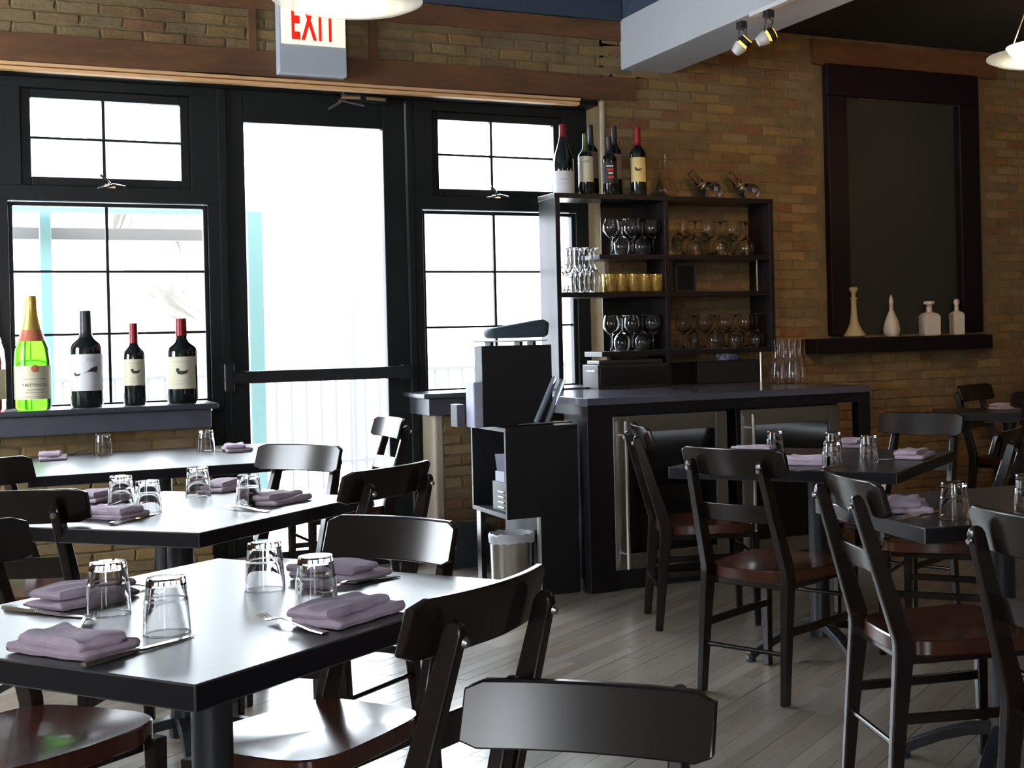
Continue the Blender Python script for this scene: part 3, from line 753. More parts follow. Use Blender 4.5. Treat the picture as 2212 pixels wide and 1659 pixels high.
G1, G2, G3, G4, G5 = 'tumblers on front table', 'tumblers on second table', 'tumblers on window table', 'tumblers on the coolers table', 'tumblers on the near bar-side table'
tumbler(235, 1325, 'upturned tumbler on front table, farther of the left pair', G1)
tumbler(361, 1366, 'upturned tumbler on front table, nearest us at left centre', G1)
tumbler(573, 1272, 'upturned tumbler on front table, farthest one at right', G1)
tumbler(684, 1311, 'upturned tumbler on front table beside the fork and folded napkin', G1)
tumbler(262, 1095, 'upturned tumbler on second table, farther of left pair', G2)
tumbler(320, 1108, 'upturned tumbler on second table, nearer of left pair', G2)
tumbler(428, 1073, 'upturned tumbler on second table, farthest one in the middle', G2)
tumbler(538, 1092, 'upturned tumbler on second table, rightmost, behind the white napkin', G2)
tumbler(223, 983, 'upturned tumbler on window table, left', G3)
tumbler(445, 974, 'upturned tumbler on window table, right, near the door', G3)
tumbler(1674, 978, 'upturned tumbler on the coolers table, leftmost behind chair rail', G4, .92)
tumbler(1797, 1008, 'upturned tumbler on the coolers table, nearer of middle pair', G4, .92)
tumbler(1800, 982, 'upturned tumbler on the coolers table, farther of middle pair', G4, .92)
tumbler(1877, 990, 'upturned tumbler on the coolers table, rightmost', G4, .92)
tumbler(2062, 1122, 'upturned tumbler on near bar-side table beside lilac napkin', G5)
tumbler(2222, 1102, 'upturned tumbler on near bar-side table, cut by picture edge', G5)
NG = 'folded lilac napkins'
napkin(160, 1405, 125, 'folded napkin at the near left edge of the front table', NG, 0, 1.0)
napkin(180, 1300, 36, 'folded napkin at the far left edge of the front table', NG, 1)
napkin(755, 1336, 36, 'folded napkin with fork at near right edge of front table', NG, 2)
napkin(735, 1247, 125, 'folded napkin at the far right edge of front table', NG, 3)
napkin(225, 1081, 43, 'folded napkin at far left of second table behind tumblers', NG, 1)
napkin(240, 1118, 133, 'folded napkin with knife at left of second table', NG, 0)
napkin(490, 1058, 43, 'bright folded napkin at far side of second table', NG, 3)
napkin(605, 1086, 43, 'bright folded napkin with fork at right of second table', NG, 2)
napkin(115, 992, 88, 'bright folded napkin at left end of window table', NG, 1)
napkin(512, 974, 90, 'folded napkin at right end of window table', NG, 0)
napkin(1625, 980, 127, 'folded napkin at far left of the coolers table behind chair', NG, 2)
napkin(1745, 1003, 127, 'folded napkin at near edge of the coolers table', NG, 0)
napkin(1845, 965, 37, 'folded napkin at far side of the coolers table', NG, 3)
napkin(1977, 989, 37, 'folded napkin at right of the coolers table', NG, 2)
napkin(1962, 1102, 60, 'folded napkin at left edge of near bar-side table', NG, 0)
napkin(2172, 884, 0, 'folded napkin on the far right wall table', NG, 1)
knife((190, 1440), (415, 1376), 'table knife beside the napkin at near left of front table')
knife((20, 1318), (178, 1335), 'table knife at far left of front table')
fork((150, 1385), (198, 1338), 'fork behind the near left napkin on front table')
fork((190, 1290), (312, 1272), 'fork behind the far left napkin on front table')
fork((712, 1372), (556, 1338), 'fork lying before right hand napkin on front table')
fork((835, 1252), (712, 1276), 'fork beside the far right napkin on front table')
knife((640, 1222), (850, 1250), 'table knife beyond the far right napkin on front table')
knife((248, 1133), (335, 1112), 'table knife at left of second table')
fork((590, 1107), (478, 1098), 'fork before the bright napkin on second table')
fork((240, 1090), (282, 1080), 'fork behind left tumblers on second table')
knife((560, 1062), (640, 1066), 'table knife at far right of second table')
fork((150, 985), (190, 976), 'fork beside the left napkin on window table')
fork((530, 978), (466, 975), 'fork beside the right napkin on window table')
fork((1925, 992), (1880, 1003), 'fork left of the right napkin on the coolers table')
knife((1790, 1012), (1748, 1016), 'table knife at near napkin on the coolers table')
knife((1958, 1120), (2025, 1106), 'table knife beside the napkin on near bar-side table')

# ---- bar counter and wine coolers
CF = 5.90; CZ = 0.94; CB = W-0.02
cxl = X_(1268, 866, CF); cxr = X_(1880, 828, CF)
ct = thing('bar_counter', 'long grey-topped bar counter on square dark legs before the brick wall', 'counter', (0, 0, 0))
MB().span(cxl, cxr, CF, CB, CZ-0.035, CZ).build('worktop', M_COUNTER, ct, bevel=0.003)
MB().span(cxl+0.005, cxr-0.005, CF+0.005, CB-0.02, CZ-0.085, CZ-0.035).build('apron', M_SHELF, ct)
MB().span(cxl, cxl+0.16, CF+0.004, CF+0.07, 0, CZ-0.035).build('leg', M_SHELF, ct, bevel=0.003)
MB().span(cxr-0.075, cxr, CF+0.004, CF+0.07, 0, CZ-0.035).build('leg', M_SHELF, ct, bevel=0.003)
MB().span(cxl, cxl+0.07, CB-0.12, CB-0.05, 0, CZ-0.035).build('leg', M_SHELF, ct, bevel=0.003)
MB().span(cxr-0.07, cxr, CB-0.12, CB-0.05, 0, CZ-0.035).build('leg', M_SHELF, ct, bevel=0.003)
def cooler(label, pxl, pxr, ztopc, zbot):
    x0, x1 = X_(pxl, 1000, CF), X_(pxr, 1000, CF)
    c_ = thing('wine_cooler', label, 'wine cooler', ((x0+x1)/2, CF+0.35, 0), 0, 'wine coolers under the counter')
    cx_ = (x0+x1)/2; hw = (x1-x0)/2
    MB().span(-hw-0.012, hw+0.012, -0.32, 0.24, 0.0, ztopc+0.02).build('body', M_BLACK, c_, bevel=0.004)
    m = MB(); rect_frame(m, -hw+0.075, hw-0.065, zbot+0.075, ztopc-0.08, -hw, hw, zbot, ztopc, -0.352, -0.325); d_ = m.build('door', M_STEEL, c_, bevel=0.002)
    MB().span(-hw+0.07, hw-0.06, -0.342, -0.33, zbot+0.07, ztopc-0.075).build('glass', M_DARKGLASS, d_)
    m = MB(); m.sweep([(-hw+0.045, -0.40, zbot+0.01), (-hw+0.045, -0.40, ztopc-0.02)], 0.010, sides=12)
    for zz in (zbot+0.08, ztopc-0.09): m.sweep([(-hw+0.045, -0.40, zz), (-hw+0.045, -0.35, zz)], 0.006, sides=8)
    m.build('handle', M_POLISHED, d_, smooth=50)
    for zz in (0.30, 0.48, 0.64): MB().span(-hw+0.08, hw-0.07, -0.322, -0.3212, zz, zz+0.006).build('rack', M_IRON, c_)
    return c_
cooler('steel-framed wine cooler left under the counter', 1326, 1572, 0.845, 0.10)
cooler('steel-framed wine cooler right under the counter, partly hidden', 1602, 1815, 0.845, 0.10)
a = ony(1640, 877, CF+0.03); MB().lathe([(0.0, 0.0), (0.10, 0.0), (0.115, 0.006), (0.108, 0.009), (0.0, 0.004)], 28, cap=False).build('saucer', M_POLISHED, None, label='pale round dish lying on the right wine cooler', category='dish').location = (X_(1685, 874, CF+0.1), CF+0.12, 0.866)

# ---- back bar shelf unit on the counter
SF = W-0.27; SB = W-0.02; bt = 0.028
sx0, sx1 = X_(1203, 600, SF), X_(1673, 600, SF); sz1 = (Z_(1207, 416, SF)+Z_(1668, 430, SF))/2
sxm = X_(1443, 600, SF); sxh = X_(1297, 600, SF)
zA = (Z_(1370, 550, SF)+Z_(1560, 550, SF))/2; zB = Z_(1440, 630, SF); zC = Z_(1480, 755, SF)
sh = thing('bar_shelf', 'dark open shelf unit of glasses standing on the bar counter', 'shelf')
MB().span(sx0, sx0+bt, SF, SB, CZ, sz1-bt).build('left_side', M_SHELF, sh, bevel=0.002)
MB().span(sx1-bt, sx1, SF, SB, zC-bt, sz1-bt).build('right_side', M_SHELF, sh, bevel=0.002)
MB().span(sx0-0.004, sx1+0.004, SF, SB, sz1-bt, sz1).build('top', M_SHELF, sh, bevel=0.002)
MB().span(sxm-bt/2, sxm+bt/2, SF+0.003, SB, CZ, sz1-bt).build('divider', M_SHELF, sh, bevel=0.002)
MB().span(sxh, sx1-0.004, SF+0.002, SB, zA-bt, zA).build('shelf', M_SHELF, sh, bevel=0.002)
MB().span(sx0+bt, sx1-bt, SF+0.002, SB, zB-bt, zB).build('shelf', M_SHELF, sh, bevel=0.002)
MB().span(sxh, sx1-bt, SF+0.002, SB, zC-bt, zC).build('shelf', M_SHELF, sh, bevel=0.002)
MB().span(X_(1299, 600, SB), sxm, SB-0.01, SB-0.004, zA, sz1-bt).build('back_panel', M_SHELF, sh)
MB().span(X_(1299, 600, SB), sxm, SB-0.01, SB-0.004, zC, zB-bt).build('back_panel', M_SHELF, sh)
xx = X_(1640, 590, SF); MB().sweep([(xx, SF+0.03, zB), (xx, SF+0.03, zA-bt)], 0.006, sides=8).build('rod', M_POLISHED, sh)
xx = X_(1648, 790, SF); MB().sweep([(xx, SF+0.02, CZ), (xx, SF+0.02, zC-bt)], 0.012, sides=12).build('support_post', M_STEEL, sh)
MB().span(sxm+0.02, sx1-0.06, SB-0.10, SB-0.01, CZ+0.001, zC-bt-0.05).build('back_board', M_DARKPURPLE, sh)
# small black frame on shelf
a = ony(1480, 625, SF+0.05); hw = 0.068; m = MB(); rect_frame(m, -hw+0.012, hw-0.012, 0.012, 0.15, -hw, hw, 0, 0.165, -0.01, 0.01)
o = thing('photo_frame', 'small black frame standing on the right shelf bay', 'frame', (X_(1480, 600, SF+0.08), SF+0.08, zB)); m.build('frame', M_BLACK, o, bevel=0.002)
MB().span(-hw+0.01, hw-0.01, -0.002, 0.002, 0.01, 0.152).build('glass', M_DARKGLASS, o)
# drawer box at lower left
bx_0, bx_1 = X_(1292, 800, SF-0.02), sxm-bt/2-0.006
o = thing('drawer_box', 'small black drawer box on the counter under the glasses', 'box', ((bx_0+bx_1)/2, SF+0.08, CZ)); hw = (bx_1-bx_0)/2
MB().span(-hw, hw, -0.10, 0.12, 0, 0.135).build('carcass', M_BLACK, o, bevel=0.004); MB().span(-hw+0.012, hw-0.012, -0.106, -0.10, 0.02, 0.12).build('drawer', M_SHELF, o, bevel=0.002)
m = MB(); m.sweep([(-hw-0.002, -0.06, 0.10), (-hw-0.002, 0.05, 0.10)], 0.004, sides=6); m.build('side_handle', M_POLISHED, o)
m = MB(); m.span(-hw+0.02, hw-0.02, -0.07, 0.10, 0.0, 0.022); o2 = m.build('folder', M_IRON, None, bevel=0.004, label='flat dark folder lying on top of the black drawer box', category='folder'); o2.location = ((bx_0+bx_1)/2, SF+0.08, CZ+0.1365)
# rolled cloth
m = fold_layer(0.12, 0.05, 0, 0.04, seed=44); o = m.build('rolled_cloth', mat('white_blue_cloth', (0.7, 0.7, 0.75), 0.9, noise=(30, 0.3, (0.15, 0.16, 0.35), (1, 1, 1))), None, label='small white and blue rolled cloth in the dark lower shelf bay', category='cloth')
o.location = (X_(1577, 771, SF+0.1), SF+0.14, Z_(1577, 778, SF+0.1)-0.0)
MB().span(X_(1500, 790, SF+0.1), X_(1640, 790, SF+0.1), SF+0.06, SF+0.14, CZ+0.001, o.location.z-0.001).build('black_case', M_BLACK, None, bevel=0.004, label='black case in the dark lower right shelf bay', category='case')

# stemware
def stem_mesh(r, h, bowl, lip, name='wine_glass'):
    fr = r*0.92
    out = [(0, 0), (fr, 0.0), (fr, 0.0015), (0.012, 0.006), (0.0042, 0.018), (0.0038, h-bowl-0.01), (0.008, h-bowl), (r*0.75, h-bowl+bowl*0.22), (r, h-bowl+bowl*0.42), (r*0.97, h-bowl*0.3), (lip, h)]
    inn = [(lip-0.002, h), (r*0.97-0.0024, h-bowl*0.3), (r-0.0026, h-bowl+bowl*0.43), (r*0.75-0.003, h-bowl+bowl*0.24), (0.006, h-bowl+0.006), (0, h-bowl+0.005)]
    m = MB(); m.lathe(out+inn, 20, cap=False)
    return m.mesh(name, M_GLASS, 0, 60)
WG = stem_mesh(0.049, 0.20, 0.110, 0.037)
FLUTE = stem_mesh(0.028, 0.205, 0.12, 0.022, 'flute')
def stem(me, name, x, y, z, up, label, group, cat='glass', s=1.0, h=0.2):
    o = link(name, me, None, label=label, category=cat, group=group)
    o.scale = (s, s, s); o.location = (x, y, z+0.0008 if up else z+h*s+0.0008)
    if not up: o.rotation_euler = (PI, 0, 0)
    return o
sA = (sz1-bt-zA-0.015)/0.20; sC = (zB-bt-zC-0.012)/0.20
def row(xs, z, y, me, name, s, label, group, h=0.2):
    for i, x in enumerate(xs):
        up = i % 2 == 0; ordw = ('leftmost', 'second', 'third', 'fourth', 'fifth')
        k_ = i//2; last = i+2 >= len(xs)
        label_i = ('rightmost' if last and k_ else ordw[k_])+' '+label
        stem(me, name, x, y+(0 if up else 0.0), z, up, (label_i % ('upright' if up else 'upturned')), group, s=s, h=h)
def lin(px0, px1, n, py, Y): return [X_(px0+(px1-px0)*i/(n-1), py, Y) for i in range(n)]
row(lin(1322, 1412, 5, 500, SF+0.06), zA, SF+0.07, WG, 'wine_glass', min(sA, 1.02), '%s wine glass in the upper left shelf bay', 'wine glasses, upper left bay')
row(lin(1322, 1412, 5, 700, SF+0.06), zC, SF+0.07, WG, 'wine_glass', min(sC, 1.02), '%s wine glass in the lower left shelf bay', 'wine glasses, lower left bay')
row(lin(1478, 1615, 6, 500, SF+0.08), zA, SF+0.10, WG, 'wine_glass', min(sA, 1.02), '%s wine glass in the upper right shelf bay', 'wine glasses, upper right bay')
row(lin(1476, 1634, 8, 700, SF+0.08), zC, SF+0.08, WG, 'wine_glass', min(sC, 1.02)*0.98, '%s wine glass in the lower right shelf bay', 'wine glasses, lower right bay')
for r_ in range(2):
    row(lin(1226+r_*3, 1282+r_*3, 6, 570, SF+0.05), zB, SF+0.045+r_*0.075, FLUTE, 'flute_glass', 1.22, '%s slim flute in the open left bay, '+('front row' if r_ == 0 else 'back row'), 'flutes in the open left bay', h=0.205)
gm = MB(); gm.lathe([(0.0, 0.0), (0.030, 0.0), (0.034, 0.004), (0.038, 0.088), (0.036, 0.088), (0.031, 0.008), (0.0, 0.006)], 24, cap=False); GT = gm.mesh('gold_tumbler', M_GOLDG, 0, 50)
for i, x in enumerate(lin(1318, 1418, 5, 600, SF+0.05)):
    o = link('gold_tumbler', GT, None, label=('leftmost', 'second', 'middle', 'fourth', 'rightmost')[i]+' gold-tinted tumbler in the row on the middle left shelf', category='glass', group='gold tumblers on the middle shelf'); o.location = (x, SF+0.06, zB+0.0008); o.scale = (1.15, 1.15, 1.15)

# ---- bottles
def bottle(label, x, y, z, H, R, kind, m_body, caps, lab=None, phi=None, group=None, text=None, emblem=None):
    """kind: 'bordeaux' square shoulder, 'burgundy' sloping, 'champagne'"""
    b = thing('wine_bottle' if kind != 'champagne' else 'champagne_bottle', label, 'bottle', (x, y, z+0.001), 0, group)
    rn = R*0.36
    if kind == 'bordeaux': prof = [(R*0.9, 0), (R, 0.01*H/0.3), (R, 0.60*H), (R*0.93, 0.655*H), (rn*1.35, 0.72*H), (rn, 0.76*H), (rn*0.93, 0.985*H), (rn*0.93, H)]
    elif kind == 'burgundy': prof = [(R*0.9, 0), (R, 0.01), (R, 0.45*H), (R*0.93, 0.53*H), (R*0.66, 0.64*H), (rn*1.1, 0.78*H), (rn*0.9, 0.86*H), (rn*0.9, H)]
    else: prof = [(R*0.92, 0), (R, 0.012), (R, 0.42*H), (R*0.93, 0.53*H), (R*0.62, 0.66*H), (rn*1.15, 0.80*H), (rn*0.9, 0.88*H), (rn*0.9, H*0.97), (rn*0.8, H)]
    MB().lathe(prof, 28).build('glass_body', m_body, b, smooth=50)
    if phi is None: phi = math.atan2(-y, -x)
    z0, z1, mf = caps
    cap = []
    def rad(zz):
        for (r0, a), (r1, b_) in zip(prof, prof[1:]):
            if a <= zz <= b_+1e-9: return r0+(r1-r0)*((zz-a)/max(b_-a, 1e-9))
        return prof[-1][0]
    n = 8; cap = [(rad(H*(z0+(z1-z0)*i/n))+0.0012, H*(z0+(z1-z0)*i/n)) for i in range(n+1)]; cap[-1] = (rad(H)+0.001, H+0.001)
    MB().lathe(cap, 24).build('foil_capsule', mf, b, smooth=50)
    if kind == 'champagne':
        pr = [(rad(H*q)+0.0018, H*q) for q in (0.60, 0.63, 0.66, 0.70)]; MB().lathe(pr, 24, cap=False).build('neck_seal', M_SEAL, b, smooth=50)
    if lab:
        l0, l1, ml, half = lab
        lb = band(R+0.0012, l0*H, l1*H, phi, half).build('label', ml, b, smooth=60)
        if text:
            for body, hh, zz, mm, x0 in text:
                wrap(text_mb(body, hh, spacing=1.1), R+0.002, phi, zz*H, x0).build('lettering', mm, lb, smooth=0)
        if emblem:
            for pts, mm, zz, x0 in emblem:
                bq = bmesh.new(); bq.faces.new([bq.verts.new((p[0], 0, p[1])) for p in pts]); bmesh.ops.triangulate(bq, faces=bq.faces)
                bmesh.ops.subdivide_edges(bq, edges=bq.edges, cuts=4, use_grid_fill=True); bmesh.ops.triangulate(bq, faces=bq.faces); bq.verts.index_update()
                e = MB(); e.add([tuple(v.co) for v in bq.verts], [tuple(v.index for v in f.verts) for f in bq.faces]); bq.free(); wrap(e, R+0.0022, phi, zz*H, x0).build('emblem', mm, lb, smooth=0)
    return b
def disc(r, n=20): return [(r*math.cos(2*PI*k/n), r*math.sin(2*PI*k/n)) for k in range(n)]
def duck(s): return [(p[0]*s, p[1]*s) for p in ((-.5, .20), (-.42, .30), (-.30, .34), (-.20, .26), (-.20, .12), (0.0, .08), (.28, .10), (.52, .20), (.44, -.04), (.3, -.16), (0, -.22), (-.3, -.18), (-.40, -.05), (-.34, .12), (-.38, .20))]
def rule(w, h=0.0016): return [(-w/2, -h/2), (w/2, -h/2), (w/2, h/2), (-w/2, h/2)]
def heron(s): return [(p[0]*s, p[1]*s) for p in ((-.5, -.15), (-.2, .05), (.0, .22), (.2, .3), (.45, .36), (.3, .2), (.5, .1), (.35, .02), (.5, -.12), (.25, -.05), (.05, -.02), (-.2, -.02))]
bs = YG-0.27
zb = z_sill+0.006
def bx(px, py=800, Y=bs): return X_(px, py, Y)
SB_G = 'large bottles on the left windowsill'
def BHt(py_top, px, Y=bs): return Z_(px, py_top, Y)-zb
pm = 400.0
ppm = F_PX/(CM @ (np.array([bx(200), bs, 1.0])-np.array([0, 0, CAMH])))[2]
bottle('huge green champagne bottle with gold foil on the left windowsill', bx(70), bs, zb, BHt(640, 66), 36/ppm, 'champagne', M_GREENG, (0.70, 1.0, M_GOLDFOIL), (0.09, 0.385, M_CREAM, 1.35), group=SB_G,
       text=[('TAITTINGER', 0.014, 0.215, M_INK, 0.01)], emblem=[(disc(0.018), M_SEAL, 0.36, 0.012), (rule(0.10), M_INK, 0.27, 0.01), (rule(0.07), M_INK, 0.175, 0.01), (rule(0.09), M_INK, 0.15, 0.01), (rule(0.11), M_SEAL, 0.115, 0.01)])
bb_ = bottle('broad dark wine bottle with white bird label on left windowsill', bx(187), bs, zb, BHt(672, 184), 33/ppm, 'bordeaux', M_DARKBOT, (0.72, 1.0, M_BLACKFOIL), (0.17, 0.55, M_WHITEL, 1.35), group=SB_G,
       text=[('PELI', 0.016, 0.49, M_CARD, 0.022)], emblem=[(heron(0.07), M_INK, 0.37, 0.02), (duck(0.035), M_INK, 0.34, -0.045)])
bottle('smallest dark wine bottle with cream duck label on windowsill', bx(290), bs, zb, BHt(699, 287), 23.5/ppm, 'bordeaux', M_DARKBOT, (0.76, 1.0, M_REDFOIL), (0.24, 0.56, M_CREAM, 1.1), group=SB_G,
       emblem=[(duck(0.045), M_INK, 0.41, 0.006), (rule(0.05), M_CARD, 0.51, 0.0), (rule(0.04), M_CARD, 0.33, 0.0), (rule(0.04), M_CARD, 0.29, 0.0)])
bottle('broad dark wine bottle with cream duck label and red capsule', bx(393), bs, zb, BHt(689, 387), 32/ppm, 'bordeaux', M_DARKBOT, (0.80, 1.0, M_REDFOIL), (0.17, 0.55, M_CREAM, 1.05), group=SB_G,
       emblem=[(duck(0.06), M_INK, 0.37, 0.0), (rule(0.07), M_CARD, 0.50, 0.0), (rule(0.07), M_CARD, 0.48, 0.0), (rule(0.05), M_CARD, 0.27, 0.0), (rule(0.06), M_CARD, 0.23, 0.0)])
bottle('rose pink bottle on the sill cut by the left picture edge', bx(-22), bs, zb, BHt(640, 0), 30/ppm, 'champagne', mat('rose_glass', (0.9, 0.25, 0.2), 0.05, trans=1.0, ior=1.3), (0.70, 1.0, M_REDFOIL), (0.1, 0.36, M_CREAM, 1.3), group=SB_G)
TS = sz1; tY = SF+0.07; tY2 = SF+0.17
TB = 'wine bottles on the shelf top'
ppt = F_PX/(CM @ (np.array([X_(1300, 400, tY), tY, 1.9])-np.array([0, 0, CAMH])))[2]
def tb(label, px, pyt, rpx, kind, caps, lab, Y=tY, mb=None, **kw):
    xx = X_(px, 350, Y); H = Z_(px, pyt, Y)-TS; return bottle(label, xx, Y, TS, H, rpx/ppt, kind, mb or M_DARKBOT, caps, lab, group=TB, **kw)
tb('sloping-shouldered dark bottle with white label at left end of shelf top', 1217, 270, 22.5, 'burgundy', (0.82, 1.0, M_REDFOIL), (0.0, 0.32, M_WHITEL, 1.4), emblem=[(rule(0.05, 0.003), M_CARD, 0.2, 0.005), (rule(0.06), M_CARD, 0.13, 0)])
tb('dark bottle with cream label, front one of second pair on shelf top', 1265, 290, 16.5, 'bordeaux', (0.70, 1.0, M_GREENFOIL), (0.2, 0.62, M_CREAM, 1.2), emblem=[(rule(0.04), M_SEAL, 0.52, 0), (rule(0.03, 0.003), M_INK, 0.54, 0.012)])
tb('dark bottle with grey label standing behind the cream-labelled one', 1277, 271, 16, 'bordeaux', (0.72, 1.0, M_BLACKFOIL), (0.25, 0.62, M_GREYL, 1.3), Y=tY2)
tb('dark bottle with red and black label, front one of third pair', 1317, 297, 16, 'bordeaux', (0.72, 1.0, M_BLACKFOIL), (0.2, 0.56, M_BLACK, 1.2), emblem=[(rule(0.026, 0.009), M_WHITEL, 0.37, 0.005), (rule(0.036, 0.016), M_REDL, 0.43, 0.004), (rule(0.036, 0.014), M_REDL, 0.30, 0.004), (rule(0.04, 0.007), M_WHITEL, 0.49, 0.0)])
tb('tall dark bottle with grey label behind the red-labelled one', 1328, 273, 16, 'bordeaux', (0.72, 1.0, M_BLACKFOIL), (0.25, 0.60, M_GREYL, 1.3), Y=tY2)
tb('dark bottle with yellow duck label at right of the shelf-top bottles', 1378, 277, 18, 'bordeaux', (0.74, 1.0, M_REDFOIL), (0.2, 0.56, M_YELLOWL, 1.1), emblem=[(duck(0.042), M_INK, 0.38, 0.0)])
# decanters on shelf top
def hollow(prof, th=0.002):
    inn = [(max(r-th, 0.0), z+(th if i == 0 else 0)) for i, (r, z) in enumerate(prof)]
    return prof+list(reversed(inn))
m = MB(); m.lathe(hollow([(0.0, 0.0), (0.05, 0.0), (0.072, 0.02), (0.074, 0.045), (0.055, 0.09), (0.025, 0.14), (0.014, 0.19), (0.012, 0.235), (0.017, 0.262)]), 28, cap=False)
o = m.build('glass_decanter', M_GLASS, None, smooth=60, label='clear round decanter with a tall thin neck on shelf top', category='decanter', group='decanters on the shelf top'); o.location = (X_(1437, 400, tY+0.03), tY+0.03, TS+0.001)
def duck_decanter(px, label, s=1.0):
    pts = [Vector((-0.09, 0, 0.13)), Vector((-0.06, 0, 0.10)), Vector((-0.03, 0, 0.065)), Vector((0.01, 0, 0.045)), Vector((0.05, 0, 0.045)), Vector((0.075, 0, 0.052)), Vector((0.085, 0, 0.055))]
    rs = [0.020, 0.018, 0.028, 0.044, 0.043, 0.024, 0.004]
    m = MB(); m.sweep([tuple(p*s) for p in pts], [r*s for r in rs], sides=20, side=(0, 1, 0)); m.v = [(x, y, max(z, 0)) for x, y, z in m.v]
    m.sweep([tuple(p*s+Vector((0.001, 0, 0.0))) for p in pts[:-1]], [max(r-0.0025, 0.003)*s for r in rs[:-1]], sides=20, side=(0, 1, 0))
    o = m.build('reclining_decanter', M_GLASS, None, smooth=60, label=label, category='decanter', group='decanters on the shelf top'); o.location = (X_(px, 400, tY+0.03), tY+0.05, TS+0.001); return o
duck_decanter(1530, 'clear reclining decanter on shelf top, nearer the bottles', 1.2)
duck_decanter(1612, 'clear reclining decanter at the right end of shelf top', 1.2)
# carafes on counter
m = MB(); m.lathe(hollow([(0.0, 0.0), (0.040, 0.0), (0.046, 0.008), (0.045, 0.06), (0.034, 0.14), (0.027, 0.175), (0.029, 0.20), (0.036, 0.25)], 0.0025), 28, cap=False); CAR = m.mesh('carafe', M_GLASS, 0, 60)
for px, dy, lb in ((1680, 0.0, 'clear carafe at left of the counter group'), (1698, 0.06, 'clear carafe second in the counter group'), (1712, -0.02, 'clear carafe nearest us in the counter group'), (1726, 0.08, 'clear carafe at right of the counter group')):
    o = link('carafe', CAR, None, label=lb+', right of the shelf', category='carafe', group='carafes on the counter'); Y = CF+0.62+dy; o.location = (X_(px, 780, Y), Y, CZ+0.001)
# ceramic decanters on blind window sill
def ceramic(label, px, prof, py, m_=None, sq=None, stopper=None, rz=0.0):
    o = thing('ceramic_decanter', label, 'decanter', (X_(px, 700, W-0.06), W-0.06, zs5+0.001), rz, 'pale decanters on the blind window sill')
    MB().lathe(prof[0], 24, sq=sq).build('body', m_ or M_PORC, o, bevel=0.003 if sq else 0, smooth=50)
    MB().lathe(prof[1], 20).build('neck', m_ or M_PORC, o, smooth=50)
    MB().lathe(prof[2], 20).build('stopper', m_ or M_PORC, o, smooth=50)
k = 1/365.0
ceramic('yellowed tall flared decanter at left of the blind window sill', 1845, ([(0.055, 0), (0.073, 0.012), (0.070, 0.024), (0.05, 0.05), (0.03, 0.09), (0.022, 0.14)], [(0.022, 0.139), (0.018, 0.2), (0.019, 0.245), (0.024, 0.25), (0.024, 0.256)], [(0.013, 0.255), (0.012, 0.28), (0.026, 0.30), (0.03, 0.312), (0.022, 0.322)]), 0, M_PORCY)
ceramic('pear-shaped pale decanter with pointed stopper, second on the sill', 1926, ([(0.04, 0), (0.053, 0.02), (0.056, 0.05), (0.045, 0.10), (0.024, 0.15), (0.014, 0.17)], [(0.014, 0.169), (0.013, 0.20), (0.017, 0.205)], [(0.010, 0.204), (0.016, 0.225), (0.013, 0.245), (0.003, 0.27)]), 0)
ceramic('square pale decanter with a flat wide stopper, third on the sill', 2008, ([(0.070, 0), (0.076, 0.01), (0.078, 0.125), (0.060, 0.145), (0.024, 0.155)], [(0.02, 0.154), (0.018, 0.185), (0.024, 0.19)], [(0.014, 0.189), (0.018, 0.20), (0.038, 0.208), (0.038, 0.225), (0.02, 0.228)]), 0, sq=4, rz=math.radians(-10))
ceramic('slim square pale decanter with a ball stopper at right of the sill', 2067, ([(0.05, 0), (0.055, 0.008), (0.057, 0.135), (0.045, 0.15), (0.02, 0.16)], [(0.015, 0.159), (0.013, 0.19), (0.017, 0.193)], [(0.010, 0.192), (0.019, 0.208), (0.021, 0.222), (0.014, 0.236), (0.003, 0.24)]), 0, sq=4, rz=math.radians(-14))

# ---- service station left of the counter
st = thing('service_cabinet', 'black service cabinet with open side compartment by the counter', 'cabinet')
ux0, ux1 = 2.165, cxl-0.015; uy0, uy1 = 5.99, 6.50; uz_0, uz_1 = 0.38, 0.815; th = 0.022
MB().span(ux0, ux1, uy0, uy1, uz_1-th, uz_1).build('top', M_BLACK, st, bevel=0.002)
MB().span(ux0, ux1, uy0, uy1, uz_0, uz_0+th).build('bottom', M_BLACK, st, bevel=0.002)
MB().span(ux0, ux1, uy0-0.0, uy0+th, uz_0+th, uz_1-th).build('front_panel', M_BLACK, st, bevel=0.002)
MB().span(ux0, ux1, uy1-th, uy1, uz_0+th, uz_1-th).build('back_panel', M_BLACK, st, bevel=0.002)
MB().span(ux1-th, ux1, uy0+th, uy1-th, uz_0+th, uz_1-th).build('right_panel', M_BLACK, st)
MB().span(2.335, ux1, uy0+0.005, uy1-0.01, 0.0, uz_0).build('lower_case', M_BLACK, st, bevel=0.002)
MB().span(2.325, 2.335, uy0+0.002, uy0+0.03, 0.03, uz_0+0.02).build('edge_strip', M_WHITEMETAL, st, label='bright metal edge strip')
MB().span(2.18, 2.205, uy1-0.08, uy1-0.02, 0.0, uz_0).build('rear_post', M_BLACKWOOD, st)
bxs = thing('speaker_box', 'tall black box standing on the service cabinet', 'box', (0, 0, 0))
q0, q1 = X_(1042, 830, 6.10), X_(1193, 830, 6.10); zt = Z_(1115, 746, 6.10)
MB().span(q0, q1, 6.10, 6.21, uz_1+0.001, zt).build('case', M_BLACK, bxs, bevel=0.003)
MB().span(q0-0.035, q1-0.02, 6.10, 6.26, zt+0.018, zt+0.024).build('lid_plate', M_WHITEMETAL, bxs, bevel=0.001)
for xx in (q0+0.06, (q0+q1)/2+0.03, q1-0.08): MB().span(xx-0.008, xx+0.008, 6.12, 6.20, zt, zt+0.018).build('spacer', M_BLACK, bxs)
m = MB(); vs = []
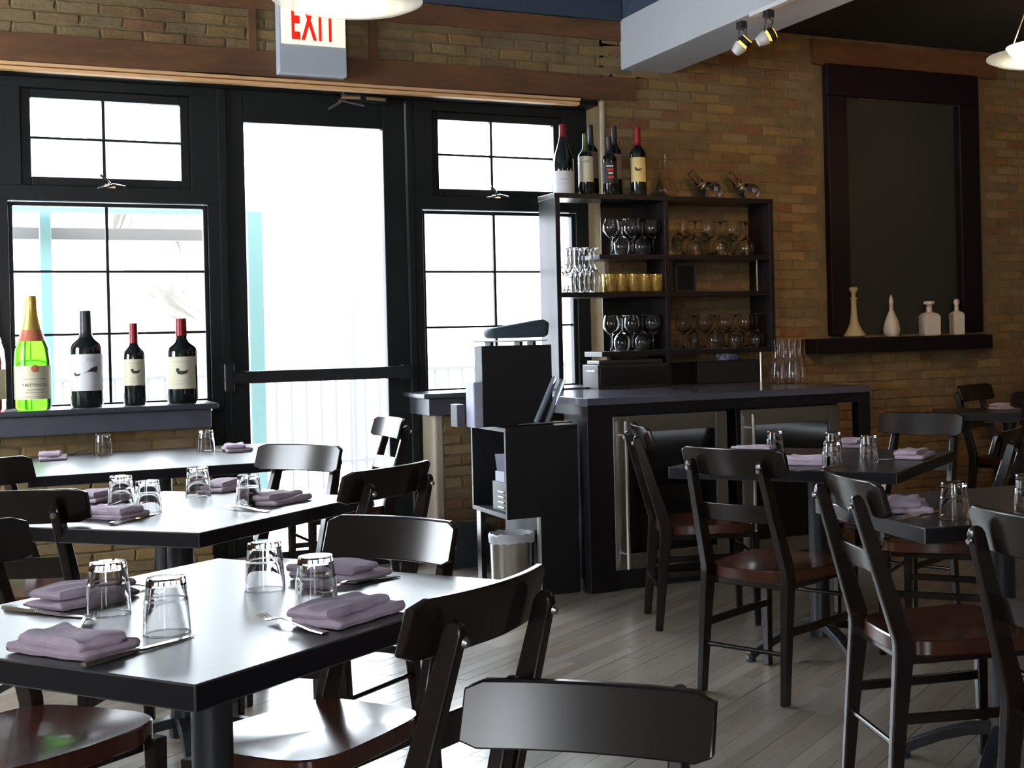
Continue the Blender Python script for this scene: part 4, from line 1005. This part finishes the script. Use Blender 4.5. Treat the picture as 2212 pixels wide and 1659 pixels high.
x0b, x1b = X_(1047, 720, 6.18), X_(1180, 720, 6.18); zc0 = zt+0.025
m.sweep([(x0b, 6.175, zc0+0.028), (x0b+0.02, 6.175, zc0+0.034), ((x0b+x1b)/2, 6.175, zc0+0.045), (x1b-0.03, 6.175, zc0+0.056), (x1b, 6.175, zc0+0.052)], [(0.05, 0.02), (0.09, 0.048), (0.10, 0.07), (0.10, 0.088), (0.07, 0.06)], side=(0, 1, 0))
m.v = [(x, y, max(z, zc0+0.001)) for x, y, z in m.v]
m.build('cloth_bundle', M_TEAL, None, bevel=0.018, seg=6, smooth=60, label='dark slate cloth bundle lying on top of the black box', category='cloth')
q = X_(1028, 870, 6.05); MB().span(q, q0-0.004, 6.08, 6.20, uz_1+0.001, Z_(1030, 826, 6.05)).build('white_box', M_CARD, None, bevel=0.006, label='narrow pale box standing left of the black box', category='box')
MB().span(q-0.045, q-0.006, 6.20, 6.30, uz_1+0.001, uz_1+0.11).build('paper_stack', M_RAIL, None, bevel=0.003, label='small pale stack behind the narrow pale box', category='box')
for (pa, pb_, lb) in (((1158, 915), (1199, 815), 'left'), ((1182, 912), (1216, 820), 'right')):
    a = Vector((X_(pa[0], pa[1], 6.06), 6.06, uz_1+0.012)); b_ = ony(pb_[0], pb_[1], 6.06)
    m = MB(); m.sweep([a, b_], 0.014, sides=14); m2 = MB(); 
    m.build('tube', mat('grey_clear_plastic', (0.5, 0.55, 0.65), 0.08, trans=0.6, ior=1.3), None, smooth=50, label='slanting clear tube leaning at right of black box, %s one' % lb, category='tube', group='slanting clear tubes')
m = MB(); m.sweep([(X_(1120, 918, 6.05), 6.05, uz_1+0.007), (X_(1235, 908, 6.05), 6.05, uz_1+0.010)], 0.006, sides=8); m.build('chrome_rod', M_POLISHED, None, smooth=50, label='thin chrome rod lying on the cabinet front edge', category='utensil')
# card holder in open compartment
ho = thing('card_holder', 'wire and black holder of cards inside the open cabinet', 'holder', (2.24, 6.17, uz_0+th+0.001))
MB().span(-0.05, 0.05, -0.09, 0.09, 0, 0.14).build('tray', M_BLACK, ho, bevel=0.003)
MB().span(-0.045, 0.03, -0.07, 0.06, 0.14, 0.19).build('card_stack', M_CARD, ho, bevel=0.002)
m = MB(); m.add([(-0.04, 0.03, 0.15), (0.04, 0.0, 0.15), (0.04, 0.04, 0.27), (-0.04, 0.07, 0.27)], [(0, 1, 2, 3)]); m.add([(-0.04, 0.034, 0.15), (0.04, 0.004, 0.15), (0.04, 0.044, 0.27), (-0.04, 0.074, 0.27)], [(3, 2, 1, 0)]); m.build('tall_card', M_CARD, ho)
for zz in (0.02, 0.045, 0.07, 0.095):
    m = MB(); m.sweep([(-0.052, -0.08, zz), (-0.052, 0.0, zz)], 0.005, sides=8); m.build('spring_clip', M_WHITEMETAL, ho)
# bin
bn = thing('waste_bin', 'round stainless steel waste bin with white liner by the cabinet', 'bin', (2.218, 6.08, 0))
MB().lathe([(0.098, 0), (0.10, 0.006), (0.108, 0.29), (0.111, 0.295), (0.108, 0.30), (0.104, 0.295), (0.10, 0.02), (0, 0.02)], 36, cap=False).build('bin_body', M_POLISHED, bn, smooth=40)
rnd = random.Random(5); m = MB(); N = 36; vs = []; fs = []
for i, (r, z) in enumerate(((0.111, 0.265), (0.113, 0.298), (0.104, 0.308), (0.09, 0.285), (0.05, 0.25), (0.0, 0.24))):
    for kx in range(N): a = 2*PI*kx/N; vs.append(((r+rnd.uniform(-.002, .002))*math.cos(a), (r+rnd.uniform(-.002, .002))*math.sin(a), z+rnd.uniform(-.005, .005)))
for i in range(5):
    for kx in range(N): a, b_ = i*N+kx, i*N+(kx+1) % N; fs.append((a, b_, b_+N, a+N))
m.add(vs, fs); m.build('bin_liner', mat('white_plastic_bag', (0.75, 0.76, 0.8), 0.5), bn, smooth=60)
MB().span(X_(1020, 1240, 6.35), X_(1062, 1240, 6.35), 6.30, 6.52, 0.0, 0.02).build('magazine', M_WHITEL, None, bevel=0.002, label='white papers lying on floor beside the steel bin', category='papers')

# ---- exit sign
sgY = W-0.10
e0, e1 = ony(604, 155, sgY), ony(750, 168, sgY)
sw = e1.x-e0.x; zt_ = Z_(604, 2, sgY)+0.03; zb_ = (e0.z+e1.z)/2; zd = (Z_(604, 95, sgY)+Z_(750, 105, sgY))/2
sg = thing('exit_sign', 'lit exit sign with red letters above the door', 'sign', (e0.x+sw/2, W-0.05, zb_))
hw = sw/2; SH = zt_-zb_; sd = zd-zb_
MB().span(-hw, hw, -0.05, 0.036, 0, SH).build('housing', M_SIGNBODY, sg, bevel=0.004)
MB().span(-hw+0.012, hw-0.006, -0.0545, -0.05, sd+0.004, SH-0.012).build('lit_panel', M_SIGNLIT, sg, bevel=0.001)
m = text_mb('EXIT', 0.19, spacing=1.22, offset=0.008)
xs = [v[0] for v in m.v]; zs = [v[2] for v in m.v]
tw, thh = max(xs)-min(xs), max(zs)-min(zs); LH = 0.205; lw = sw*0.66
m.v = [((x-min(xs))/tw*lw-hw+sw*0.185, -0.0552, (z-min(zs))/thh*LH+sd+0.028) for x, y, z in m.v]
m.build('letters', M_SIGNRED, sg, smooth=0)
lamp_s = None
# ---- pendants
def pendant(label, p, s=1.0, rods=True):
    t = thing('pendant_lamp', label, 'lamp', p, 0, 'glass pendant lamps')
    top = (CEIL_L if p[0] < bx0 else CEIL_R)-p[2]
    MB().lathe([(0.02, 0.006), (0.10, -0.022), (0.20, -0.010), (0.232, 0.004), (0.232, 0.010), (0.20, -0.004), (0.10, -0.016), (0.02, 0.012)], 48, cap=False).build('glass_disc', M_LAMPDISC, t, smooth=60)
    MB().lathe([(0.0, -0.034), (0.05, -0.029), (0.10, -0.008), (0.14, 0.03), (0.152, 0.05), (0.147, 0.052), (0.135, 0.034), (0.05, -0.022), (0, -0.026)], 40, cap=False).build('lit_bowl', M_LAMPGLOW, t, smooth=60)
    for k in range(3):
        a = k*2*PI/3+0.6; m = MB(); m.sweep([(0.13*math.cos(a), 0.13*math.sin(a), 0.05), (0.03*math.cos(a), 0.03*math.sin(a), 0.30)], 0.003, sides=6)
        m.lathe([(0.0, -0.012), (0.01, -0.008), (0.013, 0), (0.01, 0.008), (0, 0.012)], 12, (0.03*math.cos(a), 0.03*math.sin(a), 0.305), cap=False); m.build('suspension_rod', M_POLISHED, t, smooth=50)
    MB().sweep([(0, 0, 0.29), (0, 0, top-0.02)], 0.006, sides=8).build('stem', M_POLISHED, t)
    MB().lathe([(0.0, top-0.03), (0.05, top-0.02), (0.055, top-0.001)], 24).build('canopy', M_POLISHED, t, smooth=40)
pendant('glass pendant lamp with wide saucer disc in front of the exit sign', PEND_FILL[0])
pendant('glass pendant lamp cut by the right picture edge near the blind window', PEND_FILL[1])

# ---- track light under the beam
tk = thing('track_light', 'white ceiling track with two small spotlights under the beam', 'track light', (0, 0, 0))
ty1 = 5.60
txx = bx0-0.0
MB().span(bx0-0.02, bx0+0.015, 2.6, ty1, bz0-0.022, bz0-0.001).build('track', M_WHITEMETAL, tk, bevel=0.002)
def spot_at(px, py, px_top, py_top, glowdir):
    best = None
    r = ray(px_top, py_top); tt = (bx0-r[0]*0)/r[0]; Y = r[1]*tt
    p = np.array([0, 0, CAMH])+r*tt
    q = ony(px, py, Y)
    return Vector((bx0, Y, bz0-0.02)), q
for (px, py, tx, ty, gd) in ((1602, 98, 1602, 60, (0.55, -0.5, 0.75)), (1656, 80, 1660, 34, (0.75, -0.35, 0.45))):
    base, q = spot_at(px, py, tx, ty, gd)
    sp = empty('spotlight', (0, 0, 0)); sp.parent = tk
    MB().box((base.x, base.y, base.z-0.018), (0.035, 0.05, 0.036)).build('adapter', M_IRON, sp, bevel=0.002)
    d = Vector(gd).normalized(); c = Vector((q.x, base.y, q.z))
    R0 = 0.030; axis = d
    rotm = axis.to_track_quat('Z', 'Y').to_matrix()
    def place(prof, name, mm):
        m = MB(); m.lathe(prof, 24, cap=False); m.v = [tuple(c+rotm @ Vector(v)) for v in m.v]; m.build(name, mm, sp, smooth=40)
    place([(0.0, -0.055), (0.022, -0.05), (0.032, -0.02), (0.034, 0.0), (0.030, 0.0)], 'housing', M_WHITEMETAL)
    place([(0.030, 0.0), (0.024, 0.004), (0.024, 0.010), (0.030, 0.014)], 'gap_ring', M_SPOTGLOW)
    place([(0.033, 0.012), (0.034, 0.030), (0.031, 0.040), (0.031, 0.034)], 'rear_collar', M_BLACK)
    place([(0.031, 0.036), (0.026, 0.044), (0.012, 0.042), (0.008, 0.030)], 'glow_ring', M_SPOTGLOW)
    place([(0.008, 0.030), (0.007, 0.046), (0.0, 0.048)], 'socket', M_IRON)
    m = MB()
    for s_ in (-0.036, 0.036): m.sweep([(base.x+0.01, base.y+s_, base.z-0.02), (c.x, c.y+s_, c.z)], 0.0025, sides=6)
    m.build('yoke', M_BLACK, sp)
    m = MB(); m.sweep([(base.x, base.y, base.z-0.03), (base.x+0.02, base.y-0.01, base.z-0.06), (base.x-0.005, base.y, base.z-0.075), tuple(c+d*0.045)], 0.003, sides=6); m.build('cord', M_BLACK, sp)

# ================================================================== OUTSIDE
MB().span(-30, 40, YG+0.4, 60, -0.3, -0.06).build('ground', M_OUTG, None, kind='structure')
pg = thing('pergola', 'pale turquoise timber pergola outside the windows and door', 'pergola')
for px, Y, py in ((102, 10.0, 700), (552, 9.6, 700), (765, 13.0, 900)):
    x = X_(px, py, Y); wv = {102: 0.035, 552: 0.05, 765: 0.02}[px]
    MB().span(x-wv, x+wv, Y-0.06, Y+0.06, -0.06, Z_(px, 458, Y)).build('post', M_TURQ if px != 765 else M_RAIL, pg, bevel=0.004)
zf = Z_(235, 460, 9.8); MB().span(-4, X_(440, 460, 9.8), 9.75, 9.87, zf-0.0, zf+0.06).build('fascia', M_TURQ, pg)
MB().span(-4, X_(440, 480, 10.1), 10.1, 10.2, zf-0.16, zf-0.08).build('cross_beam', mat('pale_timber', (0.075, 0.07, 0.066), 0.8), pg)
# tree with forked trunk
def ttube(pts, rs): return MB().sweep(pts, rs, sides=12)
tY_ = 14.0; tb_ = ony(400, 760, tY_)
tree = thing('street_tree', 'large pale-barked street tree outside the left window', 'tree', (tb_.x, tY_, -0.06))
tp = lambda px, py, dy=0: tuple(ony(px, py, tY_+dy)-Vector((tb_.x, tY_, -0.06)))
ttube([(0.15, 0, 0), (0.05, 0, 0.8), tp(385, 700), tp(350, 600), tp(300, 500), tp(262, 400), tp(215, 250), tp(180, 60)], [0.36, 0.32, 0.30, 0.30, 0.27, 0.2, 0.16, 0.1]).build('trunk', M_PALEWOOD, tree, smooth=60)
ttube([tp(385, 680), tp(408, 560), tp(440, 420), tp(470, 200)], [0.2, 0.19, 0.15, 0.1]).build('branch', M_PALEWOOD, tree, smooth=60)
# iron railing
rl = thing('railing', 'thin iron railing along the pavement outside', 'railing')
for z in (0.15, 0.95): MB().span(-4, 9, 12.0, 12.03, z, z+0.03).build('rail', M_RAIL, rl)
x = -4.0
BALM = MB().span(-0.009, 0.009, -0.009, 0.009, 0, 0.95).mesh('baluster', M_RAIL, 0, 0)
while x < 6.5:
    o = link('baluster', BALM, rl); o.location = (x, 12.015, -0.06); o.scale.z = 1.1; x += 0.13
# cafe table outside
cf = thing('patio_table', 'small round cafe table on the terrace outside', 'table', (X_(170, 740, 9.0), 9.0, -0.06))
MB().lathe([(0.0, 0.80), (0.33, 0.80), (0.33, 0.83), (0.0, 0.83)], 32, cap=False).build('top', M_RAIL, cf); MB().lathe([(0.2, 0), (0.18, 0.03), (0.035, 0.06), (0.03, 0.7), (0.12, 0.80)], 20).build('pedestal', M_RAIL, cf)
MB().span(-12, 16, 30, 31, -0.1, 5.5).build('far_building', mat('pale_render', (0.4, 0.4, 0.42), 0.9), None, kind='structure')
